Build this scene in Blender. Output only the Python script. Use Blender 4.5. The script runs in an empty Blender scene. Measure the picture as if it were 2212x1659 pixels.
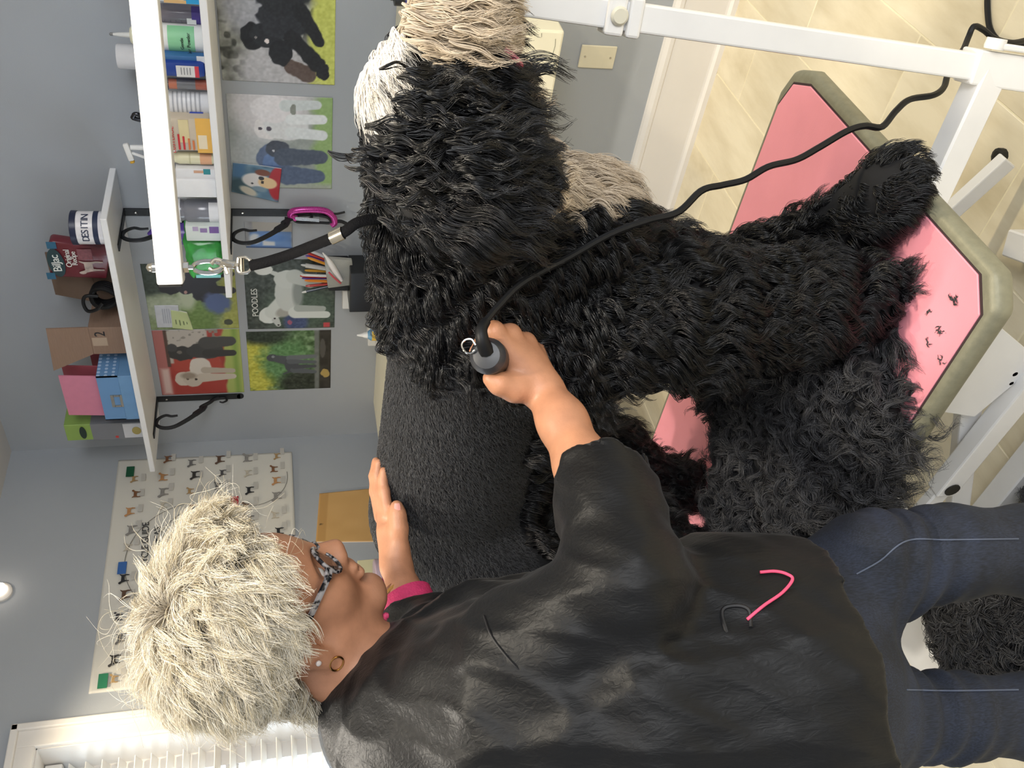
import bpy, bmesh, math, random
import numpy as np
from mathutils import Vector, Matrix

random.seed(7)
RNG = np.random.default_rng(11)
scene = bpy.context.scene
C = scene.collection

# ------------------------------------------------------------------ camera, world, light
# The photograph was taken with the phone turned: its long side runs down the room, so the camera is rolled by 90 degrees.
CAM = np.array([0.0, 0.0, 1.367])
RIGHT = np.array([0.71205656, 0.70112235, -0.03745523])
DOWN = np.array([0.14561223, -0.19964819, -0.96898797])
FWD = np.array([-0.68685699, 0.6845203, -0.24425279])
FPX = 1960.0
cam_data = bpy.data.cameras.new('camera')
cam = bpy.data.objects.new('camera', cam_data)
C.objects.link(cam)
cam_data.sensor_fit = 'HORIZONTAL'
cam_data.sensor_width = 36.0
cam_data.lens = 36.0 * FPX / 2212.0
cam_data.clip_start = 0.02
M = Matrix.Identity(4)
for i in range(3):
    M[i][0] = DOWN[i]; M[i][1] = RIGHT[i]; M[i][2] = -FWD[i]; M[i][3] = CAM[i]
cam.matrix_world = M
scene.camera = cam

world = bpy.data.worlds.new('world')
scene.world = world
world.use_nodes = True
world.node_tree.nodes['Background'].inputs[0].default_value = (0.86, 0.92, 1.0, 1)
world.node_tree.nodes['Background'].inputs[1].default_value = 0.50

def area_light(name, loc, target, sx, sy, power, color, spread=180):
    d = bpy.data.lights.new(name, 'AREA')
    d.shape = 'RECTANGLE'; d.size = sx; d.size_y = sy; d.energy = power; d.color = color
    d.spread = math.radians(spread)
    o = bpy.data.objects.new(name, d); C.objects.link(o)
    o.location = loc
    o.rotation_euler = (Vector(target) - Vector(loc)).to_track_quat('-Z', 'Y').to_euler()
    return o

# daylight falling through the blind window of the left wall
area_light('window_daylight', (-3.25, 0.85, 1.60), (0.0, 0.80, 1.50), 2.2, 1.9, 85, (0.80, 0.90, 1.0))
# added front fill for bar, post and shelf; no window stands there
area_light('front_fill', (1.75, -0.45, 2.05), (-0.95, 1.25, 1.25), 1.6, 1.2, 66, (0.97, 0.98, 1.0))
# ceiling down-lights
def spot(name, loc, power, color, size=0.06, angle=120):
    d = bpy.data.lights.new(name, 'SPOT'); d.energy = power; d.color = color
    d.shadow_soft_size = size; d.spot_size = math.radians(angle); d.spot_blend = 0.6
    o = bpy.data.objects.new(name, d); C.objects.link(o); o.location = loc
    return o
spot('down_light_a', (-0.35, 0.55, 2.34), 80, (1.0, 0.90, 0.74))
spot('down_light_b', (-1.75, 0.55, 2.34), 52, (1.0, 0.92, 0.80))
spot('down_light_c', (0.55, 1.75, 2.34), 80, (1.0, 0.84, 0.55))
spot('down_light_d', (-2.45, 1.25, 2.34), 34, (1.0, 0.84, 0.60))

vs = scene.view_settings
vs.view_transform = 'Standard'; vs.look = 'None'; vs.gamma = 1.0; vs.use_curve_mapping = False
vs.exposure = 0.12
if hasattr(scene, 'cycles'):
    cy = scene.cycles
    cy.max_bounces = 6; cy.diffuse_bounces = 3; cy.glossy_bounces = 3; cy.transmission_bounces = 6; cy.transparent_max_bounces = 6
    cy.adaptive_threshold = 0.025; cy.sample_clamp_indirect = 6.0

# ------------------------------------------------------------------ pixel helpers (frame 2212 x 1659)
def ray(x, y):
    return RIGHT * ((829.5 - y) / FPX) + DOWN * ((x - 1106.0) / FPX) + FWD
def atA(x, y, Y=2.55):
    r = ray(x, y); return CAM + r * (Y / r[1])
def atB(x, y, X=2.815):
    r = ray(x, y); return CAM + r * (-X / r[0])
def atZ(x, y, z):
    r = ray(x, y); return CAM + r * ((z - CAM[2]) / r[2])
def atD(x, y, d):
    return CAM + ray(x, y) * d
def pix(P):
    q = np.asarray(P, float) - CAM
    c0, c1, c2 = q @ RIGHT, q @ DOWN, q @ FWD
    return 1106.0 + FPX * c1 / c2, 829.5 - FPX * c0 / c2, c2

# ------------------------------------------------------------------ materials
def lin(c):
    c = np.asarray(c, float)
    return np.where(c <= 0.04045, c / 12.92, ((c + 0.055) / 1.055) ** 2.4)
def rgb(h):
    if isinstance(h, str):
        h = h.lstrip('#'); h = [int(h[i:i + 2], 16) / 255 for i in (0, 2, 4)]
    return tuple(float(v) for v in lin(h))
MATS = {}
def mat(name, color, rough=0.5, metal=0.0, var=0.06, scale=40.0, bump=0.0, bscale=200.0, spec=0.5, trans=0.0, alpha=1.0, sheen=0.0, emit=None, estr=0.0, stretch=None, sss=0.0):
    if name in MATS: return MATS[name]
    m = bpy.data.materials.new(name); m.use_nodes = True
    nt = m.node_tree; b = nt.nodes['Principled BSDF']
    col = rgb(color)
    b.inputs['Roughness'].default_value = rough
    b.inputs['Metallic'].default_value = metal
    b.inputs['Specular IOR Level'].default_value = spec
    if trans: b.inputs['Transmission Weight'].default_value = trans
    if alpha < 1: b.inputs['Alpha'].default_value = alpha
    if sheen: b.inputs['Sheen Weight'].default_value = sheen
    if sss:
        b.inputs['Subsurface Weight'].default_value = sss
        b.inputs['Subsurface Radius'].default_value = (0.012, 0.005, 0.003)
        b.inputs['Subsurface Scale'].default_value = 1.0
    if emit:
        b.inputs['Emission Color'].default_value = (*rgb(emit), 1); b.inputs['Emission Strength'].default_value = estr
    tc = nt.nodes.new('ShaderNodeTexCoord')
    src = tc.outputs['Object']
    if stretch:
        mp = nt.nodes.new('ShaderNodeMapping'); mp.inputs['Scale'].default_value = stretch
        nt.links.new(src, mp.inputs['Vector']); src = mp.outputs['Vector']
    if var > 0:
        n = nt.nodes.new('ShaderNodeTexNoise'); n.inputs['Scale'].default_value = scale; n.inputs['Detail'].default_value = 3
        nt.links.new(src, n.inputs['Vector'])
        r = nt.nodes.new('ShaderNodeValToRGB')
        r.color_ramp.elements[0].position = 0.3; r.color_ramp.elements[1].position = 0.7
        r.color_ramp.elements[0].color = (*[max(0, v * (1 - var)) for v in col], 1)
        r.color_ramp.elements[1].color = (*[min(1, v * (1 + var)) for v in col], 1)
        nt.links.new(n.outputs['Fac'], r.inputs['Fac']); nt.links.new(r.outputs['Color'], b.inputs['Base Color'])
    else:
        b.inputs['Base Color'].default_value = (*col, 1)
    if bump > 0:
        n2 = nt.nodes.new('ShaderNodeTexNoise'); n2.inputs['Scale'].default_value = bscale; n2.inputs['Detail'].default_value = 4
        nt.links.new(src, n2.inputs['Vector'])
        bp = nt.nodes.new('ShaderNodeBump'); bp.inputs['Strength'].default_value = bump; bp.inputs['Distance'].default_value = 0.004
        nt.links.new(n2.outputs['Fac'], bp.inputs['Height']); nt.links.new(bp.outputs['Normal'], b.inputs['Normal'])
    MATS[name] = m
    return m
def print_mat(name, rough=0.45):
    if name in MATS: return MATS[name]
    m = bpy.data.materials.new(name); m.use_nodes = True
    nt = m.node_tree; b = nt.nodes['Principled BSDF']; b.inputs['Roughness'].default_value = rough
    a = nt.nodes.new('ShaderNodeAttribute'); a.attribute_name = 'ink'
    nt.links.new(a.outputs['Color'], b.inputs['Base Color'])
    MATS[name] = m
    return m

# ------------------------------------------------------------------ geometry helpers: each returns (verts, faces)
def join(*gs):
    V = []; F = []; o = 0
    for v, f in gs:
        V.append(np.asarray(v, float).reshape(-1, 3)); F += [tuple(i + o for i in q) for q in f]; o += len(v)
    return np.vstack(V), F
def box(x0, x1, y0, y1, z0, z1):
    v = [(x0, y0, z0), (x1, y0, z0), (x1, y1, z0), (x0, y1, z0), (x0, y0, z1), (x1, y0, z1), (x1, y1, z1), (x0, y1, z1)]
    return np.array(v, float), [(0, 3, 2, 1), (4, 5, 6, 7), (0, 1, 5, 4), (1, 2, 6, 5), (2, 3, 7, 6), (3, 0, 4, 7)]
def rbox(x0, x1, y0, y1, z0, z1, r=0.004, seg=2):
    bm = bmesh.new(); bmesh.ops.create_cube(bm, size=1.0)
    for v in bm.verts:
        v.co = ((x0 + x1) / 2 + v.co.x * (x1 - x0), (y0 + y1) / 2 + v.co.y * (y1 - y0), (z0 + z1) / 2 + v.co.z * (z1 - z0))
    bmesh.ops.bevel(bm, geom=list(bm.edges), offset=r, segments=seg, profile=0.5, affect='EDGES')
    bm.verts.index_update()
    g = (np.array([v.co[:] for v in bm.verts]), [tuple(v.index for v in f.verts) for f in bm.faces])
    bm.free(); return g
def lathe(prof, n=20, c=(0, 0, 0)):
    V = []; F = []
    m = len(prof)
    for r, z in prof:
        for k in range(n):
            a = 2 * math.pi * k / n; V.append((c[0] + r * math.cos(a), c[1] + r * math.sin(a), c[2] + z))
    for j in range(m - 1):
        for k in range(n):
            k2 = (k + 1) % n; F.append((j * n + k, j * n + k2, (j + 1) * n + k2, (j + 1) * n + k))
    F.append(tuple(range(n - 1, -1, -1))); F.append(tuple(range((m - 1) * n, m * n)))
    return np.array(V, float), F
def unit(v):
    v = np.asarray(v, float); return v / (np.linalg.norm(v) + 1e-12)
def spline(pts, n=40):
    P = np.asarray(pts, float); m = len(P)
    if m < 3:
        t = np.linspace(0, 1, n)[:, None]; return P[0] * (1 - t) + P[-1] * t
    Q = np.vstack([2 * P[0] - P[1], P, 2 * P[-1] - P[-2]])
    out = []
    for s in np.linspace(0, m - 1 - 1e-9, n):
        i = int(s); t = s - i; a, b, c, d = Q[i:i + 4]
        out.append(0.5 * (2 * b + (c - a) * t + (2 * a - 5 * b + 4 * c - d) * t * t + (3 * b - a - 3 * c + d) * t ** 3))
    return np.array(out)
def tube(path, r, n=8, ref=None, phase=0.0, flat=1.0, close=False):
    P = np.asarray(path, float); m = len(P)
    r = np.broadcast_to(np.asarray(r, float), (m,))
    T = np.gradient(P, axis=0)
    if close: T = np.roll(P, -1, 0) - np.roll(P, 1, 0)
    T = T / (np.linalg.norm(T, axis=1, keepdims=True) + 1e-12)
    ref = np.array((0.0, 0, 1)) if ref is None else np.asarray(ref, float)
    u = ref - T[0] * (ref @ T[0])
    if np.linalg.norm(u) < 1e-3: u = np.array((1.0, 0, 0)) - T[0] * T[0][0]
    V = []; F = []
    for i in range(m):
        u = u - T[i] * (u @ T[i]); u = unit(u); w = np.cross(T[i], u)
        for k in range(n):
            a = phase + 2 * math.pi * k / n; V.append(P[i] + r[i] * (math.cos(a) * u * flat + math.sin(a) * w))
    for i in range(m - (0 if close else 1)):
        i2 = (i + 1) % m
        for k in range(n):
            k2 = (k + 1) % n; F.append((i * n + k, i * n + k2, i2 * n + k2, i2 * n + k))
    if not close:
        F.append(tuple(range(n - 1, -1, -1))); F.append(tuple(range((m - 1) * n, m * n)))
    return np.array(V), F
def bar(a, b, w, h, up=(0, 0, 1)):
    """square tube from a to b, w wide and h along up"""
    a = np.asarray(a, float); b = np.asarray(b, float); t = unit(b - a)
    u = np.asarray(up, float); u = unit(u - t * (u @ t)); s = np.cross(t, u)
    V = []
    for p in (a, b):
        for i, j in ((-1, -1), (1, -1), (1, 1), (-1, 1)): V.append(p + s * i * w / 2 + u * j * h / 2)
    return np.array(V), [(3, 2, 1, 0), (4, 5, 6, 7), (0, 1, 5, 4), (1, 2, 6, 5), (2, 3, 7, 6), (3, 0, 4, 7)]
def bevelg(g, r=0.002, seg=2):
    bm = bmesh.new(); vs_ = [bm.verts.new(v) for v in g[0]]
    for f in g[1]: bm.faces.new([vs_[i] for i in f])
    bmesh.ops.recalc_face_normals(bm, faces=bm.faces)
    ed = [e for e in bm.edges if len(e.link_faces) == 2 and e.calc_face_angle(0) > 0.5]
    bmesh.ops.bevel(bm, geom=ed, offset=r, segments=seg, profile=0.5, affect='EDGES')
    bm.verts.index_update()
    o = (np.array([v.co[:] for v in bm.verts]), [tuple(v.index for v in f.verts) for f in bm.faces]); bm.free(); return o
def prism(pts, o, ex, ey, t0, t1):
    """outline in the (ex, ey) plane at o, extruded along ex x ey from t0 to t1"""
    o = np.asarray(o, float); ex = np.asarray(ex, float); ey = np.asarray(ey, float); en = np.cross(ex, ey)
    n = len(pts)
    A = [o + ex * p[0] + ey * p[1] + en * t0 for p in pts]; B = [o + ex * p[0] + ey * p[1] + en * t1 for p in pts]
    F = [tuple(range(n - 1, -1, -1)), tuple(range(n, 2 * n))]
    for i in range(n):
        j = (i + 1) % n; F.append((i, j, n + j, n + i))
    return np.array(A + B), F
def xf(g, loc=(0, 0, 0), rz=0.0, s=1.0):
    c, q = math.cos(rz), math.sin(rz); Rm = np.array([[c, -q, 0], [q, c, 0], [0, 0, 1]])
    return (np.asarray(g[0]) * s) @ Rm.T + np.asarray(loc, float), g[1]

def add(name, g, m, parent=None, smooth=False, angle=None):
    me = bpy.data.meshes.new(name)
    me.from_pydata([tuple(v) for v in np.asarray(g[0])], [], [tuple(int(i) for i in f) for f in g[1]])
    bm = bmesh.new(); bm.from_mesh(me); bmesh.ops.recalc_face_normals(bm, faces=bm.faces); bm.to_mesh(me); bm.free()
    me.materials.append(m)
    if smooth:
        me.polygons.foreach_set('use_smooth', [True] * len(me.polygons))
        me.set_sharp_from_angle(angle=math.radians(angle or 40))
    o = bpy.data.objects.new(name, me); C.objects.link(o)
    if parent is not None: put(o, parent)
    return o
def put(o, parent):
    o.parent = parent
    o.matrix_parent_inverse = Matrix.Translation(root_loc(parent)).inverted()
def root_loc(p):
    return Vector(p.location) if p.parent is None else Vector((0, 0, 0))
def thing(name, label, cat, loc, group=None):
    o = bpy.data.objects.new(name, None); C.objects.link(o); o.location = tuple(loc); o.empty_display_size = 0.05
    return tag(o, label, cat, group)
def tag(o, label, cat, group=None, kind=None):
    o['label'] = label; o['category'] = cat
    if group: o['group'] = group
    if kind: o['kind'] = kind
    return o
def struct(o, label=None):
    o['kind'] = 'structure'
    if label: o['label'] = label
    return o
def text(name, s, size, loc, ex, ey, m, parent=None, ext=0.0004, align='CENTER', spacing=1.0, shear=0.0):
    cu = bpy.data.curves.new(name, 'FONT'); cu.body = s; cu.size = size; cu.extrude = ext; cu.align_x = align; cu.align_y = 'CENTER'
    cu.space_character = spacing; cu.shear = shear; cu.resolution_u = 3
    cu.materials.append(m)
    tmp = bpy.data.objects.new(name + '_curve', cu); C.objects.link(tmp)
    me = bpy.data.meshes.new_from_object(tmp.evaluated_get(bpy.context.evaluated_depsgraph_get()))
    bpy.data.objects.remove(tmp); bpy.data.curves.remove(cu)
    if not me.materials: me.materials.append(m)
    o = bpy.data.objects.new(name, me); C.objects.link(o)
    ex = unit(ex); ey = unit(np.asarray(ey) - ex * (np.asarray(ey) @ ex)); en = np.cross(ex, ey)
    mw = Matrix.Identity(4)
    for i in range(3):
        mw[i][0] = ex[i]; mw[i][1] = ey[i]; mw[i][2] = en[i]; mw[i][3] = loc[i]
    o.matrix_basis = mw
    if parent is not None: put(o, parent)
    return o
# ------------------------------------------------------------------ the room
Y_A, X_B, CEIL = 2.55, -2.815, 2.373
wall_paint = mat('wall_paint', '#a9aeb4', 0.75, var=0.03, scale=3, bump=0.06, bscale=260)
white_trim = mat('white_trim_paint', '#e6e2dd', 0.35, var=0.02, scale=8)
ceil_paint = mat('ceiling_paint', '#d6d3d0', 0.8, var=0.02, scale=4)
grout = mat('floor_grout', '#efe6c8', 0.8, var=0.05, scale=30)
def tile_mat():
    m = bpy.data.materials.new('floor_tile_stone'); m.use_nodes = True; nt = m.node_tree; b = nt.nodes['Principled BSDF']
    b.inputs['Roughness'].default_value = 0.42
    tc = nt.nodes.new('ShaderNodeTexCoord'); oi = nt.nodes.new('ShaderNodeObjectInfo')
    mp = nt.nodes.new('ShaderNodeMapping'); mp.inputs['Scale'].default_value = (9, 2.2, 5)
    ad = nt.nodes.new('ShaderNodeVectorMath'); ad.operation = 'ADD'
    cb = nt.nodes.new('ShaderNodeCombineXYZ'); ml = nt.nodes.new('ShaderNodeMath'); ml.operation = 'MULTIPLY'; ml.inputs[1].default_value = 40
    nt.links.new(oi.outputs['Random'], ml.inputs[0]); nt.links.new(ml.outputs[0], cb.inputs[0]); nt.links.new(ml.outputs[0], cb.inputs[2])
    nt.links.new(tc.outputs['Object'], mp.inputs['Vector']); nt.links.new(mp.outputs['Vector'], ad.inputs[0]); nt.links.new(cb.outputs[0], ad.inputs[1])
    n = nt.nodes.new('ShaderNodeTexNoise'); n.inputs['Scale'].default_value = 1.0; n.inputs['Detail'].default_value = 6; n.inputs['Roughness'].default_value = 0.6
    nt.links.new(ad.outputs[0], n.inputs['Vector'])
    r = nt.nodes.new('ShaderNodeValToRGB'); r.color_ramp.elements[0].position = 0.28; r.color_ramp.elements[1].position = 0.6
    r.color_ramp.elements[0].color = (*rgb('#d2c5a6'), 1); r.color_ramp.elements[1].color = (*rgb('#ece2c8'), 1)
    nt.links.new(n.outputs['Fac'], r.inputs['Fac']); nt.links.new(r.outputs['Color'], b.inputs['Base Color'])
    return m
floor = struct(add('floor', box(X_B - 0.12, 1.9, -2.2, Y_A + 0.12, -0.06, -0.0012), grout), 'cream stone-look tiled floor')
tm = tile_mat()
TW, TL = 0.248, 0.43
tg = rbox(-TW / 2 + 0.0016, TW / 2 - 0.0016, -TL / 2 + 0.0016, TL / 2 - 0.0016, -0.008, 0.0, 0.0012, 1)
t0 = None
for i in range(-9, 6):
    xc = -0.93 + TW * (i + 0.5)
    if xc - TW / 2 < X_B: continue
    off = 2.13 if i % 2 == 0 else 2.345
    for j in range(-6, 2):
        yc = off + TL * (j + 0.5)
        ya, yb = yc - TL / 2, min(yc + TL / 2, Y_A)
        if yb - ya < 0.05 or yc < -0.4: continue
        if t0 is None: t0 = add('tile', tg, tm, floor); o = t0
        else:
            o = t0.copy(); C.objects.link(o)
        o.location = (xc, (ya + yb) / 2, 0); o.scale = (1, (yb - ya) / TL, 1)
ceiling = struct(add('ceiling', box(X_B - 0.12, 1.9, -1.2, Y_A + 0.12, CEIL, CEIL + 0.08), ceil_paint), 'off-white painted ceiling')
wall_r = struct(add('wall_right', box(X_B - 0.12, 1.9, Y_A, Y_A + 0.12, -0.06, CEIL), wall_paint), 'grey-blue painted wall with shelves and calendars')
# left wall with the window opening
WY0, WY1, WZ0, WZ1 = 0.10, 1.365, 1.02, 2.12
WT = 0.22
wl = join(box(X_B - WT, X_B, WY1, Y_A, -0.06, CEIL), box(X_B - WT, X_B, -1.2, WY0, -0.06, CEIL),
          box(X_B - WT, X_B, WY0, WY1, -0.06, WZ0), box(X_B - WT, X_B, WY0, WY1, WZ1, CEIL))
wall_l = struct(add('wall_left', wl, wall_paint), 'grey-blue painted wall with window and dog poster')
# baseboards: board, cap and shoe
def baseboard(name, lo, hi, axis):
    prof = [(0.0, 0.0), (0.022, 0.0), (0.022, 0.016), (0.015, 0.024), (0.013, 0.03), (0.013, 0.165), (0.017, 0.170), (0.017, 0.182), (0.008, 0.194), (0.0, 0.199)]
    V = []
    for s in (lo, hi):
        for p in prof:
            V.append((s, Y_A - p[0], p[1]) if axis == 'x' else (X_B + p[0], s, p[1]))
    n = len(prof); F = [tuple(range(n)), tuple(range(2 * n - 1, n - 1, -1))]
    for i in range(n): F.append((i, (i + 1) % n, n + (i + 1) % n, n + i))
    return struct(add(name, (np.array(V), F), white_trim))
baseboard('baseboard_right', X_B, 1.9, 'x')
baseboard('baseboard_left', -1.2, Y_A, 'y')

# window: casing, reveal, sash, slats of a wide blind, pane
win = struct(bpy.data.objects.new('window_1', None), 'white framed window with a wide-slat blind in the left wall'); C.objects.link(win)
win.location = (X_B, (WY0 + WY1) / 2, WZ0)
def casing(y0, y1, z0, z1, d): return rbox(X_B - 0.002, X_B + d, y0, y1, z0, z1, 0.004, 2)
add('window_frame', join(casing(WY1 - 0.005, WY1 + 0.068, WZ0 - 0.09, WZ1 + 0.068, 0.018), casing(WY1 + 0.046, WY1 + 0.068, WZ0 - 0.09, WZ1 + 0.068, 0.03),
     casing(WY0 - 0.088, WY0 + 0.005, WZ0 - 0.09, WZ1 + 0.068, 0.018), casing(WY0, WY1, WZ1 - 0.005, WZ1 + 0.068, 0.018),
     casing(WY0 - 0.088, WY1 + 0.068, WZ1 + 0.046, WZ1 + 0.068, 0.03), casing(WY0, WY1, WZ0 - 0.09, WZ0 + 0.005, 0.018)), white_trim, win)
add('sill', rbox(X_B - 0.19, X_B + 0.05, WY0 - 0.11, WY1 + 0.11, WZ0 - 0.012, WZ0 + 0.012, 0.004), white_trim, win)
rv = 0.20
add('jamb', join(box(X_B - rv, X_B, WY1 - 0.008, WY1, WZ0, WZ1), box(X_B - rv, X_B, WY0, WY0 + 0.008, WZ0, WZ1), box(X_B - rv, X_B, WY0, WY1, WZ1 - 0.008, WZ1)), white_trim, win)
sx = X_B - 0.155
add('sash', join(box(sx - 0.03, sx, WY1 - 0.06, WY1 - 0.008, WZ0, WZ1), box(sx - 0.03, sx, WY0 + 0.008, WY0 + 0.06, WZ0, WZ1), box(sx - 0.03, sx, WY0, WY1, WZ1 - 0.055, WZ1 - 0.008),
     box(sx - 0.03, sx, WY0, WY1, WZ0 + 0.01, WZ0 + 0.06), box(sx - 0.028, sx - 0.004, WY0, WY1, 1.55, 1.59)), white_trim, win)
glass_m = mat('window_glass', '#f4fbff', 0.02, var=0, trans=1.0, spec=0.3)
add('pane', box(sx - 0.018, sx - 0.014, WY0 + 0.05, WY1 - 0.05, WZ0 + 0.05, WZ1 - 0.05), glass_m, win)
blind_m = mat('blind_slat_white', '#efece6', 0.4, var=0.02, scale=10)
add('head_rail', rbox(X_B - 0.15, X_B - 0.10, WY0 + 0.012, WY1 - 0.012, WZ1 - 0.06, WZ1 - 0.01, 0.004), blind_m, win)
s0 = None
for k in range(20):
    z = WZ1 - 0.085 - 0.047 * k
    if z < WZ0 + 0.02: break
    if s0 is None:
        y0, y1 = WY0 + 0.015, WY1 - 0.015; c, q = math.cos(math.radians(18)), math.sin(math.radians(18))
        V = [];
        for yy in (y0, y1):
            for a, b in ((-0.024, -0.0014), (0.024, -0.0014), (0.024, 0.0014), (-0.024, 0.0014)): V.append((X_B - 0.125 + a * c - b * q, yy, z + a * q + b * c))
        s0 = add('slat', (np.array(V), [(3, 2, 1, 0), (4, 5, 6, 7), (0, 1, 5, 4), (1, 2, 6, 5), (2, 3, 7, 6), (3, 0, 4, 7)]), blind_m, win); zf = z
    else:
        o = s0.copy(); C.objects.link(o); o.location = (0, 0, z - zf)
add('blind_cord', join(tube([(X_B - 0.098, 1.22, WZ1 - 0.05), (X_B - 0.098, 1.22, WZ0 + 0.1)], 0.0012, 5), tube([(X_B - 0.098, 0.5, WZ1 - 0.05), (X_B - 0.098, 0.5, WZ0 + 0.05)], 0.0012, 5)), blind_m, win)

# small round wall lamp close under the ceiling
lp = atB(2, 1281)
lamp = thing('wall_lamp', 'small round bright lamp high on the left wall below the ceiling', 'lamp', (X_B, lp[1], lp[2]))
def discx(g, loc):  # lathe around z -> around +x
    v = np.asarray(g[0]); return np.stack([v[:, 2], v[:, 0], v[:, 1]], 1) + np.asarray(loc), g[1]
add('base', discx(lathe([(0.0, 0), (0.036, 0), (0.036, 0.008), (0.026, 0.016), (0.02, 0.018)], 20), (X_B, lp[1], lp[2])), white_trim, lamp, True)
add('bulb', discx(lathe([(0.016, 0.016), (0.021, 0.022), (0.02, 0.032), (0.012, 0.040), (0.001, 0.042)], 16), (X_B, lp[1], lp[2])), mat('lamp_glow', '#fff1dd', 0.4, var=0, emit='#fff0dc', estr=9.0), lamp, True)

# ------------------------------------------------------------------ shelves with scroll brackets
iron = mat('black_iron', '#15181d', 0.5, var=0.1, scale=60, bump=0.1)
steel = mat('polished_steel', '#c9c5bd', 0.16, metal=1.0, var=0.05, scale=60)
shelf_white = mat('shelf_white_laminate', '#f1f2f4', 0.45, var=0.015, scale=12)
def bracket(name, parent, x, z, down, arm):
    g = [box(x - 0.013, x + 0.013, Y_A - 0.004, Y_A, z - down, z - 0.0005), box(x - 0.012, x + 0.012, Y_A - arm, Y_A - 0.001, z - 0.0045, z - 0.0005)]
    e = [lathe([(0.0006, 0), (0.013, 0), (0.013, 0.004), (0.0006, 0.004)], 14)]
    v = np.asarray(e[0][0]); g.append((np.stack([v[:, 0] + x, Y_A - v[:, 2], v[:, 1] + z - down], 1), e[0][1]))
    # scroll in the y-z plane: out-curl under the arm, diamond leaf, small curl at the plate
    a, d = arm, down
    S = [(-0.10, -0.165), (-0.085, -0.235), (-0.12, -0.26), (-0.17, -0.22), (-0.165, -0.13), (-0.09, -0.07), (-0.02, -0.055)]
    def pth(pts, n): return [(x, Y_A + p[0], z + p[1]) for p in spline(np.array(pts) , n)]
    k = arm / 0.2; q = down / 0.29
    big = [(-0.115 * k, -0.062 * q), (-0.098 * k, -0.055 * q), (-0.092 * k, -0.035 * q), (-0.11 * k, -0.012 * q), (-0.14 * k, -0.008 * q), (-0.158 * k, -0.03 * q), (-0.155 * k, -0.065 * q), (-0.125 * k, -0.105 * q), (-0.09 * k, -0.14 * q)]
    big = [(-0.088 * k, -0.055 * q), (-0.083 * k, -0.070 * q), (-0.095 * k, -0.076 * q)][::-1][:1] + big[1:]
    lower = [(-0.055 * k, -0.155 * q), (-0.03 * k, -0.185 * q), (-0.012 * k, -0.2 * q), (-0.006 * k, -0.215 * q)]
    curl = [(-0.02 * k, -0.19 * q), (-0.008 * k, -0.23 * q), (-0.022 * k, -0.243 * q), (-0.034 * k, -0.230 * q), (-0.03 * k, -0.218 * q)]
    n1 = 30; rr = np.linspace(0.0045, 0.009, n1)
    g.append(tube(pth(big, n1), rr, 6, ref=(1, 0, 0), flat=0.75))
    leaf = [(-0.105 * k, -0.122 * q), (-0.085 * k, -0.128 * q), (-0.05 * k, -0.162 * q), (-0.052 * k, -0.176 * q), (-0.072 * k, -0.168 * q), (-0.1 * k, -0.142 * q)]
    g.append(prism(leaf, (x - 0.004, Y_A, z), (0, 1, 0), (0, 0, 1), 0.0, 0.008))
    g.append(tube(pth([(-0.065 * k, -0.16 * q)] + lower, 16), np.linspace(0.009, 0.006, 16), 6, ref=(1, 0, 0), flat=0.75))
    g.append(tube(pth(curl, 18), np.linspace(0.006, 0.003, 18), 6, ref=(1, 0, 0), flat=0.75))
    o = add(name, join(*g), iron, parent, True)
    sc = []
    for zz in (z - 0.035, z - down + 0.002):
        v = np.asarray(lathe([(0.004, 0), (0.004, 0.002), (0.002, 0.003)], 10)[0]); sc.append((np.stack([v[:, 0] + x, Y_A - 0.004 - v[:, 2], v[:, 1] + zz], 1), lathe([(0.004, 0), (0.004, 0.002), (0.002, 0.003)], 10)[1]))
    add('screw', sc[0], steel, o)
    return o
Z_U, Z_L, T_S = 1.828, 1.508, 0.018
us = thing('wall_shelf', 'upper white wall shelf carrying cardboard and blue storage boxes', 'shelf', (-2.12, Y_A, Z_U), 'white wall shelves')
add('board', rbox(-2.67, -1.578, 2.283, Y_A, Z_U, Z_U + T_S, 0.0015, 1), shelf_white, us)
bracket('bracket', us, -1.733, Z_U, 0.30, 0.19); bracket('bracket', us, -2.565, Z_U, 0.30, 0.19)
ls = thing('wall_shelf', 'lower white wall shelf lined with bottles above the calendars', 'shelf', (-1.0, Y_A, Z_L), 'white wall shelves')
add('board', rbox(-1.835, 0.35, 2.245, Y_A, Z_L, Z_L + T_S, 0.0015, 1), shelf_white, ls)
bracket('bracket', ls, -1.731, Z_L, 0.30, 0.21); bracket('bracket', ls, -0.55, Z_L, 0.30, 0.21)

# ------------------------------------------------------------------ cream wall counter under the calendars
cream = mat('cream_enamel', '#efe9cf', 0.32, var=0.025, scale=6)
ct = thing('wall_counter', 'cream painted wall-hung counter behind the dog', 'counter', (-1.75, Y_A, 0.633))
add('body', rbox(-2.62, -0.935, 2.20, Y_A, 0.633, 1.0, 0.006, 2), cream, ct)
add('top', rbox(-2.63, -0.925, 2.185, Y_A, 1.0, 1.02, 0.004, 2), cream, ct)
sc_m = mat('scuff', '#8f8f7c', 0.8, var=0)
add('scratch', tube([atA(1200, 84, 2.1995), atA(1199, 100, 2.1995), atA(1190, 130, 2.1995)], 0.0008, 4), sc_m, ct)
add('scratch', tube([atA(1170, 72, 2.1995), atA(1170, 80, 2.1995)], 0.0008, 4), sc_m, ct)
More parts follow.
